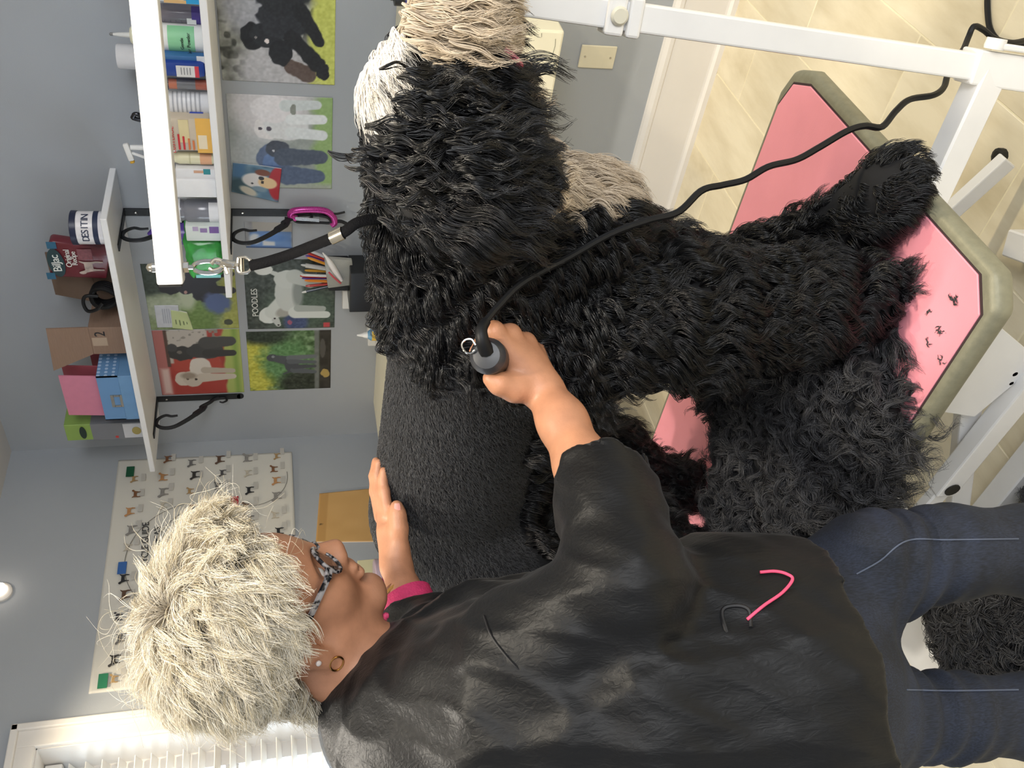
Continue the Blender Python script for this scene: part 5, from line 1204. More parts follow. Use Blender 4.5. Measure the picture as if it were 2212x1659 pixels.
L = L * (0.75 + 0.5 * rd.random(len(L)))
L = np.minimum(L, np.maximum(0.018, (z - ZT) * 1.0))
W = np.where(neck, 0.011, np.where(head, 0.008, 0.0105)); W[mz] = 0.004; W[T == 1] = 0.0025
LF = np.where(head & (N[:, 2] > 0.3), 0.35, 0.7); LF[T == 1] = 0.14; LF[mz] = 0.4
GR = np.where(T == 1, 0.55, 0.45)
wl_ = np.where(neck, 0.06, np.where(head, 0.085, 0.065)) * (0.8 + 0.4 * rd.random(len(P)))
sets = {0: [], 1: [], 2: [], 3: []}
for tt in (0, 1, 2, 3):
    m = T == tt
    if m.any():
        ramp_hi = 0.016 if tt == 1 else 0.028
        sets[tt].append(locks(P[m], N[m], D[m], L[m], rd, k=19 if tt == 0 else 30, npts=11, lift=LF[m], wave=W[m], wlen=wl_[m], spread=0.0105, frizz=0.0016, grav=GR[m], clump=0.72 if tt == 0 else 0.45, rad=0.00050, coh=0.75, collide=hug(0.002, ramp_hi) if tt in (1, 2) else None))
# ear fringe and beard tufts
def tuft(a, b, n, spread, L, D, col, wave=0.006, k=14):
    t = rd.random(n)[:, None]; P = np.asarray(a) * (1 - t) + np.asarray(b) * t + rd.normal(size=(n, 3)) * spread
    Nn = nrm(rd.normal(size=(n, 3)) * 0.25 + np.array((0.1, -0.6, -0.3))); Dd = nrm(np.asarray(D) + 0.15 * rd.normal(size=(n, 3)))
    sets[col].append(locks(P, Nn, Dd, L * (0.7 + 0.5 * rd.random(n)), rd, k=k, npts=10, lift=0.25, wave=wave, wlen=0.06, spread=0.006, frizz=0.002, grav=0.3, clump=0.6, rad=0.0005, collide=hug(0.003, 0.022) if col == 1 else None))
tuft(atA(1010, 300, 0.83), atA(1010, 390, 0.84), 150, 0.012, 0.085, (0.14, -0.03, -1.0), 0)
tuft(atA(985, 170, 0.90), atA(1040, 240, 0.86), 20, 0.008, 0.035, (0.05, 0.0, -1.0), 0)
tuft(atA(855, 300, 0.87), atA(880, 400, 0.86), 110, 0.016, 0.09, (0.05, -0.15, -1.0), 0, 0.009)
tuft(atA(815, 300, 0.90), atA(815, 400, 0.90), 60, 0.014, 0.08, (-0.1, -0.3, -1.0), 0, 0.009)
tuft(atA(890, 190, 0.895), atA(925, 265, 0.875), 70, 0.013, 0.08, (0.05, -0.05, -1.0), 0, 0.008)
tuft(atA(1090, 205, 1.02), atA(1095, 245, 1.02), 36, 0.010, 0.05, (0.05, 0, -1.0), 2)
tuft(atA(890, 10, 0.95), atA(940, 95, 0.93), 130, 0.012, 0.085, (0.0, -0.05, -1.0), 2, 0.004)
tuft(atA(790, 120, 0.965), atA(815, 80, 0.965), 90, 0.012, 0.065, (-0.7, -0.15, -0.45), 1, 0.002)
for tt, nm, mm in ((0, 'long_coat', hair_black), (1, 'white_blaze', hair_white), (2, 'cream_muzzle_hair', hair_cream), (3, 'cream_chest_hair', hair_cream)): 
    if sets[tt]: add_hair(nm, sets[tt], mm, dog)
# tongue
tg_ = [atA(1085, 112, 0.93), atA(1103, 128, 0.925), atA(1118, 140, 0.92), atA(1125, 145, 0.92)]
add('tongue', tube(spline(tg_, 10), [0.012, 0.013, 0.013, 0.013, 0.012, 0.012, 0.011, 0.009, 0.007, 0.003], 10, flat=0.5), mat('tongue_pink', '#a34a5c', 0.3, var=0.1), dog, True)
# ------------------------------------------------------------------ loose clipped fur on the table and on the floor
rc = np.random.default_rng(9)
def curls(n, path_fn, L, k, wave, wlen, rad=0.0005, npts=12, flat=0.35, spread=0.006, lift=0.5):
    P = path_fn(n); a = rc.random(n) * 6.28
    N = nrm(np.stack([0.3 * rc.normal(size=n), 0.3 * rc.normal(size=n), np.ones(n)], 1)); D = nrm(np.stack([np.cos(a), np.sin(a), flat * rc.normal(size=n)], 1))
    return locks(P, N, D, L * (0.6 + 0.8 * rc.random(n)), rc, k=k, npts=npts, lift=lift, wave=wave, wlen=wlen, spread=spread, frizz=0.003, grav=0.5, clump=0.5, rad=rad)
heap = thing('clipped_fur_heap', 'heap of freshly clipped black curls piled along the table edge', 'fur', (-0.86, 0.80, ZT + 0.001)); heap['kind'] = 'stuff'
hf = Field()
for (xp, yp, zc, r) in ((1700, 690, 0.55, 0.055), (1780, 760, 0.548, 0.055), (1815, 640, 0.545, 0.045), (1835, 800, 0.545, 0.05), (1760, 880, 0.55, 0.06), (1690, 820, 0.56, 0.055), (1825, 900, 0.545, 0.045), (1895, 890, 0.535, 0.032), (1640, 960, 0.56, 0.06), (1760, 1000, 0.55, 0.055), (1860, 990, 0.53, 0.045), (1600, 860, 0.56, 0.05), (1620, 1080, 0.56, 0.06), (1750, 1090, 0.55, 0.05)):
    c = atZ(xp, yp, zc); hf.ell(c, (r * 1.25, r * 1.25, max(0.02, zc - ZT + 0.012)), 0.03)
hf.post.append(lambda P, D: np.maximum(D, ZT + 0.0012 - P[:, 2]))
hV, hQ = mesh_field(hf, 0.008)
add_np('core', hV, hQ, black_skin, heap)['kind'] = 'stuff'
hair_heap = hair_mat('loose_fur', '#131316', '#4a4a4d', 0.42, 0.5)
Pm, Nm = scatter(hV, hQ, 1500, rc, lambda c: (c[:, 2] > ZT + 0.01) * 1.0)
a = rc.random(len(Pm)) * 6.28; Dm = nrm(np.stack([np.cos(a), np.sin(a), -0.2 * np.ones(len(Pm))], 1)); Dm = nrm(Dm - Nm * (Dm * Nm).sum(1, keepdims=True))
hs = locks(Pm, Nm, Dm, 0.06 * (0.6 + 0.8 * rc.random(len(Pm))), rc, k=22, npts=12, lift=0.5, wave=0.009, wlen=0.055, spread=0.009, frizz=0.003, grav=0.1, clump=0.55, rad=0.0005)
hs[0][..., 2] = np.maximum(hs[0][..., 2], ZT + 0.0015)
# locks hanging over the front rim
def overhang(n):
    t = rc.random(n); p0, p1 = atZ(1905, 905, 0.535), atZ(1790, 1120, 0.535); return p0 * (1 - t)[:, None] + p1 * t[:, None] + rc.normal(size=(n, 3)) * 0.012
Po = overhang(150); Do = nrm(np.array((0.05, -0.55, -0.55)) + 0.3 * rc.normal(size=(150, 3))); No = nrm(np.array((0, -0.4, 0.9)) + 0.2 * rc.normal(size=(150, 3)))
hs2 = locks(Po, No, Do, 0.09 * (0.6 + 0.7 * rc.random(150)), rc, k=20, npts=13, lift=0.4, wave=0.010, wlen=0.06, spread=0.009, frizz=0.004, grav=0.35, clump=0.5, rad=0.0005)
# thin wisps that reach out onto the pink mat
tips = [((1940, 600), (1985, 570)), ((1945, 590), (1990, 585)), ((1925, 700), (1950, 770)), ((1915, 720), (1960, 790)), ((1900, 540), (1925, 500)), ((1935, 640), (1950, 660)), ((1920, 820), (1955, 800)), ((1880, 470), (1915, 470))]
ws = []
for (a0, b0) in tips:
    A, Bp = atZ(*a0, ZT + 0.006), atZ(*b0, ZT + 0.004); n = 7; Pt = A + rc.normal(size=(n, 3)) * np.array((0.010, 0.010, 0.002)); Dd = nrm(Bp - A + rc.normal(size=(n, 3)) * 0.006)
    ws.append(locks(Pt, np.tile((0, 0, 1.0), (n, 1)), Dd, np.linalg.norm(Bp - A) * 1.25 * (0.8 + 0.4 * rc.random(n)), rc, k=14, npts=10, lift=0.1, wave=0.005, wlen=0.07, spread=0.007, frizz=0.003, grav=0.0, clump=0.6, rad=0.00045))
for w_ in ws: w_[0][..., 2] = np.maximum(w_[0][..., 2], ZT + 0.001)
add_hair('loose_curls', [hs, hs2] + ws, hair_heap, heap)
# small snippets lying on the mat
for k, (a0, b0) in enumerate(((2060, 648), (2008, 672), (2030, 710), (2005, 742), (2033, 780), (2035, 718))):
    c = atZ(a0, b0, ZT + 0.0008); n = 10 if k == 0 else 4
    Ps = c + rc.normal(size=(n, 3)) * np.array((0.002, 0.002, 0)); aa = rc.random(n) * 6.28
    sn = locks(Ps, np.tile((0, 0, 1.0), (n, 1)), np.stack([np.cos(aa), np.sin(aa), np.zeros(n)], 1), 0.008, rc, k=4, npts=6, lift=0.05, wave=0.002, wlen=0.012, spread=0.001, frizz=0.001, grav=0, rad=0.0005)
    o = add_hair('fur_snippet', [sn], hair_heap); tag(o, 'tiny dark snippet of clipped fur lying on the bare pink mat', 'fur', 'fur snippets on the mat')
# fur drifts on the floor
def floor_fur(name, label, cx, cy, rx, ry, h, n, L, k=22):
    t = thing(name, label, 'fur', (cx, cy, 0.001)); t['kind'] = 'stuff'
    f = Field().ell(V3(cx, cy, 0.0), (rx * 0.8, ry * 0.8, h)); f.post.append(lambda P, D: np.maximum(D, 0.001 - P[:, 2]))
    v, q = mesh_field(f, 0.012); add_np('core', v, q, black_skin, t)['kind'] = 'stuff'
    P, N = scatter(v, q, n, rc, lambda c: (c[:, 2] > 0.004) * 1.0); a = rc.random(n) * 6.28; D = nrm(np.stack([np.cos(a), np.sin(a), 0.2 * np.ones(n)], 1))
    s = locks(P, N, D, L * (0.6 + 0.8 * rc.random(n)), rc, k=k, npts=11, lift=0.5, wave=0.009, wlen=0.06, spread=0.010, frizz=0.004, grav=0.2, clump=0.5, rad=0.0006)
    s[0][..., 2] = np.maximum(s[0][..., 2], 0.0015); add_hair('loose_curls', [s], hair_heap, t); return t
# box-shaped step under the table with black fur on it, seen between the groomers legs
sp = atZ(2040, 1350, 0.10)
step = thing('floor_step', 'grey white step board on the floor half buried under black fur', 'step', (sp[0], sp[1], 0.0))
add('board', bevelg(prism([(-0.16, -0.10), (0.17, -0.10), (0.17, 0.12), (-0.16, 0.12)], (sp[0], sp[1], 0), unit(V3(0.98, 0.2, 0)), unit(V3(-0.2, 0.98, 0)), 0.06, 0.095), 0.002, 1), white_metal, step)
add('foot_block', bevelg(prism([(-0.14, -0.08), (0.15, -0.08), (0.15, 0.10), (-0.14, 0.10)], (sp[0], sp[1], 0), unit(V3(0.98, 0.2, 0)), unit(V3(-0.2, 0.98, 0)), 0.0005, 0.06), 0.002, 1), white_metal, step)
fc = atZ(2110, 1350, 0.12)
pile = thing('fur_pile', 'dark mound of clipped fur heaped on the floor step between the legs', 'fur', (fc[0], fc[1], 0.096)); pile['kind'] = 'stuff'
f_ = Field().ell(fc + V3(0, 0, -0.02), (0.13, 0.10, 0.055)).ell(fc + V3(0.10, -0.05, -0.03), (0.12, 0.09, 0.06), 0.04); f_.post.append(lambda P, D: np.maximum(D, 0.097 - P[:, 2]))
v_, q_ = mesh_field(f_, 0.01); add_np('core', v_, q_, black_skin, pile)['kind'] = 'stuff'
Pp, Np = scatter(v_, q_, 700, rc, lambda c: (c[:, 2] > 0.1) * 1.0); a = rc.random(700) * 6.28
sv = locks(Pp, Np, nrm(np.stack([np.cos(a), np.sin(a), -0.3 * np.ones(700)], 1)), 0.07, rc, k=20, npts=10, lift=0.5, wave=0.008, wlen=0.06, spread=0.01, frizz=0.004, grav=0.5, clump=0.5, rad=0.0006)
add_hair('loose_curls', [sv], hair_heap, pile)
c1 = atZ(2215, 1085, 0.0) + V3(0.05, -0.06, 0); floor_fur('fur_drift', 'small drift of clipped fur on the floor beside the front table leg', c1[0], c1[1], 0.07, 0.05, 0.02, 120, 0.06)

# ------------------------------------------------------------------ the groomer
HC = np.array((-1.05888082, 0.63488924, 1.37475538))
HF, HU, HS = np.array((0.58276504, 0.61529165, -0.5304039)), np.array((0.64275335, 0.0496329, 0.7642847)), np.array((0.49658348, -0.78631729, -0.36679776))
HR = np.stack([HF, HU, HS])
def Hd(a, b, c=0.0): return HC + 0.962 * (HF * a + HU * b + HS * c)
def J(x, y, d): return atD(x, y, d)
def rpx(r, d): return r * d / FPX
body = Field()
# head
body.ell(Hd(-0.005, 0.058), (0.096, 0.088, 0.074), 0.01, HR)
body.ell(Hd(0.040, -0.010), (0.060, 0.082, 0.058), 0.03, HR)
body.ell(Hd(0.050, 0.055), (0.050, 0.050, 0.056), 0.03, HR)
for sgn in (-1, 1):
    body.cap(Hd(0.010, -0.045, 0.050 * sgn), Hd(0.076, -0.092, 0.016 * sgn), 0.020, 0.018, 0.025)
    body.ell(Hd(0.064, -0.012, 0.036 * sgn), (0.025, 0.026, 0.023), 0.03, HR)
    body.cap(Hd(0.090, 0.040, 0.010 * sgn), Hd(0.072, 0.036, 0.050 * sgn), 0.010, 0.010, 0.016)
    body.sub(Hd(0.098, 0.018, 0.033 * sgn), (0.018, 0.014, 0.018), 0.014, HR)
    body.ell(Hd(0.076, 0.018, 0.032 * sgn), (0.0125, 0.0125, 0.0125), 0.004)
    body.cap(Hd(0.086, 0.024, 0.022 * sgn), Hd(0.080, 0.024, 0.043 * sgn), 0.0045, 0.004, 0.006)
    body.ell(Hd(0.108, -0.016, 0.0115 * sgn), (0.011, 0.009, 0.008), 0.008, HR)
    # ear
    body.ell(Hd(-0.008, 0.004, 0.074 * sgn), (0.018, 0.030, 0.007), 0.008, HR); body.ell(Hd(-0.004, -0.025, 0.073 * sgn), (0.010, 0.012, 0.006), 0.006, HR)
    body.sub(Hd(-0.004, 0.005, 0.081 * sgn), (0.009, 0.016, 0.005), 0.004, HR)
body.ell(Hd(0.087, -0.089), (0.020, 0.016, 0.022), 0.02, HR)
body.cap(Hd(0.094, 0.032), Hd(0.1185, -0.006), 0.0085, 0.0115, 0.014)
body.cap(Hd(0.097, -0.028), Hd(0.099, -0.044), 0.013, 0.013, 0.014)
body.cap(Hd(0.1065, -0.0405, -0.012), Hd(0.1065, -0.0405, 0.012), 0.0068, 0.0068, 0.005)
body.cap(Hd(0.1040, -0.0545, -0.011), Hd(0.1040, -0.0545, 0.011), 0.0072, 0.0072, 0.005)
body.sub(Hd(0.112, -0.0475), (0.008, 0.0018, 0.022), 0.003, HR)
body.sub(Hd(0.108, -0.068), (0.010, 0.006, 0.02), 0.008, HR)
# neck, trunk and limbs under the clothes
nb = J(878, 1472, 1.21)
body.cap(Hd(-0.025, -0.03), nb, 0.054, 0.060, 0.03)
trunk = [J(900, 1510, 1.19), J(1050, 1550, 1.12), J(1350, 1535, 1.09), J(1560, 1500, 1.10)]
body.chain(trunk, [0.080, 0.105, 0.12, 0.11], 0.05)
rs_, re_, rw_ = J(1040, 1470, 1.07), J(1352, 1262, 1.0), J(1176, 846, 1.155)
lsh, lel, lwr = J(960, 1405, 1.30), J(905, 1335, 1.40), J(856, 1222, 1.455)
body.chain([rs_, re_], [0.05, 0.04], 0.04)
fa1 = J(1262, 1010, 1.08)
body.chain([re_, fa1, J(1215, 912, 1.125), rw_], [0.040, 0.033, 0.0285, 0.0245], 0.02)
body.chain([lsh, lel, J(872, 1275, 1.43), lwr], [0.05, 0.036, 0.024, 0.0225], 0.02)
# right hand round the clipper
KN = [J(1067, 716, 1.128), J(1103, 722, 1.148), J(1135, 740, 1.168), J(1160, 764, 1.186)]
for i, kn in enumerate(KN):
    body.cap(rw_, kn, 0.0205 if i in (1, 2) else 0.0185, 0.0118, 0.012)
    away = np.array((-0.30, 0.93, -0.15)); toL = DOWN * -0.55 - RIGHT * 0.55
    p1 = kn + FWD * 0.034 + RIGHT * 0.004; p2 = p1 + FWD * 0.012 - DOWN * 0.018 - RIGHT * 0.016; p3 = p2 - FWD * 0.012 - RIGHT * 0.012 - DOWN * 0.008
    body.chain([kn, p1, p2, p3], [0.0105, 0.0092, 0.0082, 0.0072], 0.006)
    body.ell(kn, (0.0112, 0.0112, 0.0112), 0.01)
body.ell(J(1125, 790, 1.165), (0.026, 0.026, 0.026), 0.02)
body.chain([J(1150, 838, 1.15), J(1112, 838, 1.137), J(1078, 829, 1.125), J(1058, 817, 1.122)], [0.0195, 0.0165, 0.0122, 0.0090], 0.012)
# left hand flat on the dog's back
lp = J(843, 1150, 1.475)
body.cap(lwr, lp, 0.0215, 0.019, 0.015); body.cap(lwr, J(830, 1120, 1.49), 0.020, 0.013, 0.015)
FG = [[(822, 1118, 1.50), (810, 1062, 1.515), (808, 1028, 1.52), (812, 996, 1.52)], [(829, 1116, 1.485), (819, 1060, 1.50), (815, 1026, 1.51), (818, 1000, 1.51)], [(838, 1112, 1.475), (830, 1062, 1.485), (827, 1036, 1.49), (829, 1017, 1.49)], [(824, 1122, 1.52), (815, 1070, 1.54), (812, 1040, 1.55), (814, 1012, 1.55)]]
for f_ in FG: body.chain([J(*q) for q in f_], [0.0105, 0.0092, 0.0085, 0.0070], 0.005)
body.chain([J(862, 1185, 1.455), J(861, 1140, 1.455), J(859, 1112, 1.458), J(857, 1093, 1.46)], [0.0165, 0.0135, 0.0115, 0.0095], 0.012)
# legs and feet
def down_to(P, z, dx=0.0, dy=0.0): return np.array((P[0] + dx, P[1] + dy, z))
kR, kL = J(1880, 1225, 1.16), J(1915, 1550, 1.10)
aR = J(2230, 1190, 1.22); aL = J(2240, 1548, 1.14)
body.chain([J(1650, 1420, 1.13), kR, aR, down_to(aR, 0.09)], [0.08, 0.045, 0.040, 0.034], 0.04)
body.chain([J(1680, 1560, 1.08), kL, aL, down_to(aL, 0.09)], [0.08, 0.038, 0.034, 0.032], 0.04)
tf0 = __import__('time').time()
bV, bQ = mesh_field(body, 0.0030); bV = relax(bV, bQ, 1, 0.4)
skin = mat('skin', '#bb8566', 0.48, var=0.10, scale=45, bump=0.10, bscale=420)
woman = thing('person', 'groomer with pale tousled hair in a black smock clipping the dog', 'person', down_to(J(1900, 1400, 1.12), 0.0))
add_np('body', bV, bQ, skin, woman)
def ray_hit(f, x, y, d0=0.6, d1=1.9, off=0.0):
    r = ray(x, y); d = d0
    for _ in range(120):
        v = f((CAM + r * d)[None])[0]
        if v < 0.0006: break
        d += max(v * 0.7, 0.0008)
        if d > d1: break
    return CAM + r * (d - off)
def lay(f, pts, n=18, off=0.001):
    q = spline([(x_, y_, 0.0) for x_, y_ in pts], n); r = np.array([ray(a_, b_) for a_, b_, _ in q]); d = np.full(n, 0.6)
    for _ in range(160):
        v = f(CAM + r * d[:, None]); d = d + np.where(v > 0.0005, np.maximum(v * 0.7, 0.0004), 0.0)
    return CAM + r * (d - off)[:, None]
# smock
smock = Field()
smock.chain([J(858, 1545, 1.19), J(980, 1570, 1.15), J(1150, 1562, 1.10), J(1400, 1530, 1.07), J(1650, 1495, 1.08), J(1950, 1450, 1.11)], [rpx(165, 1.19), rpx(225, 1.15), rpx(275, 1.10), rpx(290, 1.07), rpx(300, 1.08), rpx(310, 1.11)], 0.05)
smock.cap(J(900, 1440, 1.24), J(1040, 1400, 1.21), 0.060, 0.075, 0.05)
smock.cap(J(1040, 1400, 1.21), J(1350, 1400, 1.16), 0.075, 0.10, 0.05)
smock.chain([lsh, lel, J(888, 1316, 1.415)], [0.066, 0.052, 0.045], 0.03)
smock.chain([J(1030, 1490, 1.08), J(1150, 1430, 1.03), J(1352, 1262, 0.995)], [0.085, 0.080, 0.072], 0.022)
cuff = J(1303, 992, 1.085)
smock.chain([J(1352, 1262, 0.995), J(1318, 1090, 1.05), J(1303, 1015, 1.075)], [0.072, 0.060, 0.0535], 0.018)
smock.cap(J(1560, 1300, 1.06), J(1800, 1330, 1.07), 0.075, 0.075, 0.05)
cdir = unit(cuff - J(1340, 1180, 1.02))
def smock_post(P, D):
    mk = np.abs(D) < 0.03; Pf, Df = P, D; P, D = P[mk], D[mk]
    rg_ = 1 - np.abs(vnoise(P * np.array((1.0, 1.0, 0.45)), 22, 31)); r2_ = 1 - np.abs(vnoise(P * np.array((1.0, 1.0, 0.5)), 48, 36))
    w = 0.0075 * rg_ ** 3 - 0.003 + 0.0032 * r2_ ** 3 + 0.0012 * vnoise(P, 80, 32)
    # soft folds running with the sleeve and down the back
    t1 = P @ unit(V3(0.55, -0.30, 0.75)); t2 = P @ unit(V3(-0.6, 0.5, 0.3))
    w = w + 0.0028 * np.sin(t1 * 85 + 2.2 * np.sin(t2 * 20)) * (0.5 + 0.5 * vnoise(P, 9, 33)) + 0.0050 * np.sin(t2 * 38 + 1.5 * vnoise(P, 8, 35)) * np.clip(1.12 - P[:, 2], 0, 0.4)
    Df = Df.copy(); Df[mk] = D - w; D, P = Df, Pf
    D = np.maximum(D, (0.772 + 0.010 * np.sin(P[:, 0] * 31 + 1.0) + 0.006 * np.sin(P[:, 1] * 47)) - P[:, 2])
    return np.maximum(D, (P - cuff) @ cdir)
smock.post.append(smock_post)
smock_raw = Field(); smock_raw.pr = smock.pr
smock.sub(cuff + cdir * 0.002, (0.046, 0.046, 0.046), 0.006)
sV, sQ = mesh_field(smock, 0.0048); sV = relax(sV, sQ, 1, 0.4)
def smock_material():
    m = bpy.data.materials.new('black_nylon'); m.use_nodes = True; nt = m.node_tree; b = nt.nodes['Principled BSDF']
    b.inputs['Base Color'].default_value = (*rgb('#090a0d'), 1); b.inputs['Roughness'].default_value = 0.5; b.inputs['Specular IOR Level'].default_value = 0.28
    b.inputs['Sheen Weight'].default_value = 0.05
    tc = nt.nodes.new('ShaderNodeTexCoord'); mp = nt.nodes.new('ShaderNodeMapping'); mp.inputs['Scale'].default_value = (150, 150, 34)
    n1 = nt.nodes.new('ShaderNodeTexNoise'); n1.inputs['Scale'].default_value = 1.0; n1.inputs['Detail'].default_value = 4; n1.inputs['Distortion'].default_value = 1.2
    bp = nt.nodes.new('ShaderNodeBump'); bp.inputs['Strength'].default_value = 0.3; bp.inputs['Distance'].default_value = 0.003
    nt.links.new(tc.outputs['Object'], mp.inputs[0]); nt.links.new(mp.outputs[0], n1.inputs['Vector']); nt.links.new(n1.outputs['Fac'], bp.inputs['Height']); nt.links.new(bp.outputs['Normal'], b.inputs['Normal'])
    return m
nylon = smock_material()
sm_o = add_np('smock', sV, sQ, nylon, woman)
seam_m = mat('dark_seam', '#121318', 0.6, var=0)
def on_smock(pts, n=24, off=0.001): return lay(smock, pts, n, off)
add('armhole_seam', tube(on_smock([(1045, 1330), (1062, 1375), (1100, 1425), (1140, 1465), (1172, 1500)], 30, 0.001), 0.0013, 5), seam_m, sm_o, True)
pk = on_smock([(1572, 1375), (1560, 1320), (1590, 1308), (1618, 1318), (1622, 1355)], 26, 0.001)
add('pocket_edge', tube(pk, 0.0022, 6), seam_m, sm_o, True)
add('drawcord', tube(on_smock([(1614, 1338), (1650, 1308), (1690, 1280), (1712, 1252), (1700, 1240), (1675, 1234), (1642, 1236)], 40, 0.003), 0.0017, 8), mat('hot_pink_cord', '#f0527a', 0.5, var=0.05), sm_o, True)
# collar: a rolled band around the neck
ax = unit(nb - Hd(-0.025, -0.03)); cc = nb - ax * 0.008
u1 = unit(np.cross(ax, (0.2, 0.9, 0.1))); u2 = np.cross(ax, u1)
ringp = [cc + (u1 * math.cos(t) + u2 * math.sin(t)) * 0.068 + ax * 0.008 * math.sin(t * 2) for t in np.linspace(0, 2 * math.pi, 41)[:-1]]
add('collar', tube(ringp, 0.015, 10, ref=ax, flat=1.25, close=True), nylon, sm_o, True)
# jeans
jeans = Field()
jeans.chain([J(1640, 1430, 1.13), kR, J(2050, 1192, 1.18), aR, down_to(aR, 0.12)], [0.11, rpx(112, 1.16), rpx(94, 1.18), rpx(90, 1.22), 0.050], 0.03)
jeans.chain([J(1680, 1560, 1.08), kL, J(2060, 1548, 1.12), aL, down_to(aL, 0.12)], [0.11, rpx(92, 1.10), rpx(84, 1.12), rpx(82, 1.14), 0.046], 0.03)
jeans.cap(J(1600, 1490, 1.11), J(1720, 1490, 1.10), 0.135, 0.125, 0.04)
def jeans_post(P, D):
    q = P - kR; kn = np.exp(-((P[:, 2] - kR[2] + 0.035) / 0.06) ** 2)
    w = 0.0012 * vnoise(P, 40, 51) + kn * 0.0040 * np.sin((P[:, 2] + 0.35 * (P @ RIGHT)) * 170)
    return np.maximum(D - w, 0.11 - P[:, 2])
jeans.post.append(jeans_post)
jV, jQ = mesh_field(jeans, 0.0055); jV = relax(jV, jQ, 1, 0.4)
def denim():
    m = bpy.data.materials.new('dark_denim'); m.use_nodes = True; nt = m.node_tree; b = nt.nodes['Principled BSDF']; b.inputs['Roughness'].default_value = 0.8
    tc = nt.nodes.new('ShaderNodeTexCoord'); mp = nt.nodes.new('ShaderNodeMapping'); mp.inputs['Scale'].default_value = (700, 700, 90)
    n1 = nt.nodes.new('ShaderNodeTexNoise'); n1.inputs['Scale'].default_value = 1.0; n2 = nt.nodes.new('ShaderNodeTexNoise'); n2.inputs['Scale'].default_value = 14.0; n2.inputs['Detail'].default_value = 3
    mx = nt.nodes.new('ShaderNodeMath'); mx.operation = 'ADD'; ml = nt.nodes.new('ShaderNodeMath'); ml.operation = 'MULTIPLY'; ml.inputs[1].default_value = 0.5
    r = nt.nodes.new('ShaderNodeValToRGB'); r.color_ramp.elements[0].position = 0.4; r.color_ramp.elements[1].position = 0.66
    r.color_ramp.elements[0].color = (*rgb('#141923'), 1); r.color_ramp.elements[1].color = (*rgb('#2a3245'), 1)
    nt.links.new(tc.outputs['Object'], mp.inputs[0]); nt.links.new(mp.outputs[0], n1.inputs['Vector']); nt.links.new(tc.outputs['Object'], n2.inputs['Vector'])
    nt.links.new(n1.outputs['Fac'], mx.inputs[0]); nt.links.new(n2.outputs['Fac'], mx.inputs[1]); nt.links.new(mx.outputs[0], ml.inputs[0]); nt.links.new(ml.outputs[0], r.inputs[0]); nt.links.new(r.outputs[0], b.inputs['Base Color'])
    return m
je_o = add_np('jeans', jV, jQ, denim(), woman)
stitch = mat('jean_stitch', '#5b6478', 0.7, var=0)
add('side_seam', tube(lay(jeans, ((1850, 1240), (1900, 1212), (1960, 1168), (2050, 1166), (2200, 1164)), 40), 0.0009, 5), stitch, je_o, True)
add('side_seam', tube(lay(jeans, ((1960, 1490), (2060, 1492), (2200, 1490)), 30), 0.0009, 5), stitch, je_o, True)
shoe_m = mat('black_shoe', '#1b1b1d', 0.5, var=0.05)
for P_ in (aR, aL):
    f = Field().cap(V3(P_[0], P_[1] - 0.03, 0.045), V3(P_[0] + 0.03, P_[1] + 0.14, 0.035), 0.042, 0.036, 0.02).cap(V3(P_[0], P_[1] - 0.02, 0.06), V3(P_[0], P_[1] - 0.01, 0.11), 0.042, 0.04, 0.02)
    f.post.append(lambda P, D: np.maximum(D, 0.0015 - P[:, 2])); v_, q_ = mesh_field(f, 0.008); add_np('shoe', v_, q_, shoe_m, woman)
# glasses
def gl_mat():
    m = bpy.data.materials.new('mottled_acetate'); m.use_nodes = True; nt = m.node_tree; b = nt.nodes['Principled BSDF']; b.inputs['Roughness'].default_value = 0.15
    tc = nt.nodes.new('ShaderNodeTexCoord'); n = nt.nodes.new('ShaderNodeTexNoise'); n.inputs['Scale'].default_value = 110; n.inputs['Detail'].default_value = 2
    r = nt.nodes.new('ShaderNodeValToRGB'); r.color_ramp.elements[0].position = 0.42; r.color_ramp.elements[1].position = 0.55
    r.color_ramp.elements[0].color = (*rgb('#1c1d22'), 1); r.color_ramp.elements[1].color = (*rgb('#a7a3a4'), 1)
    nt.links.new(tc.outputs['Object'], n.inputs['Vector']); nt.links.new(n.outputs['Fac'], r.inputs[0]); nt.links.new(r.outputs[0], b.inputs['Base Color']); return m
acet = gl_mat()
gls = add('eyeglasses', join(*[tube([Hd(0.108 - 0.010 * (abs(c_) / 0.06) ** 2, 0.018 + 0.021 * math.sin(t), c_) for t in np.linspace(0, 2 * math.pi, 37)[:-1] for c_ in [sg * 0.034 + 0.026 * math.cos(t)]], 0.0028, 8, ref=HF, close=True) for sg in (-1, 1)],
    tube([Hd(0.110, 0.022, -0.009), Hd(0.113, 0.025, 0), Hd(0.110, 0.022, 0.009)], 0.0028, 8)), acet, woman, True)
for sg in (-1, 1):
    add('temple', bevelg(bar(Hd(0.099, 0.026, sg * 0.062), Hd(0.088, 0.026, sg * 0.072), 0.005, 0.010, up=HU), 0.001, 1), acet, gls)
    add('temple', tube(spline([Hd(0.092, 0.026, sg * 0.071), Hd(0.045, 0.024, sg * 0.0755), Hd(0.0, 0.022, sg * 0.079), Hd(-0.014, 0.008, sg * 0.080)], 20), 0.0034, 8, ref=HU, flat=1.25), acet, gls, True)
lens = mat('lens_glass', '#e8eef0', 0.02, var=0, trans=1.0)
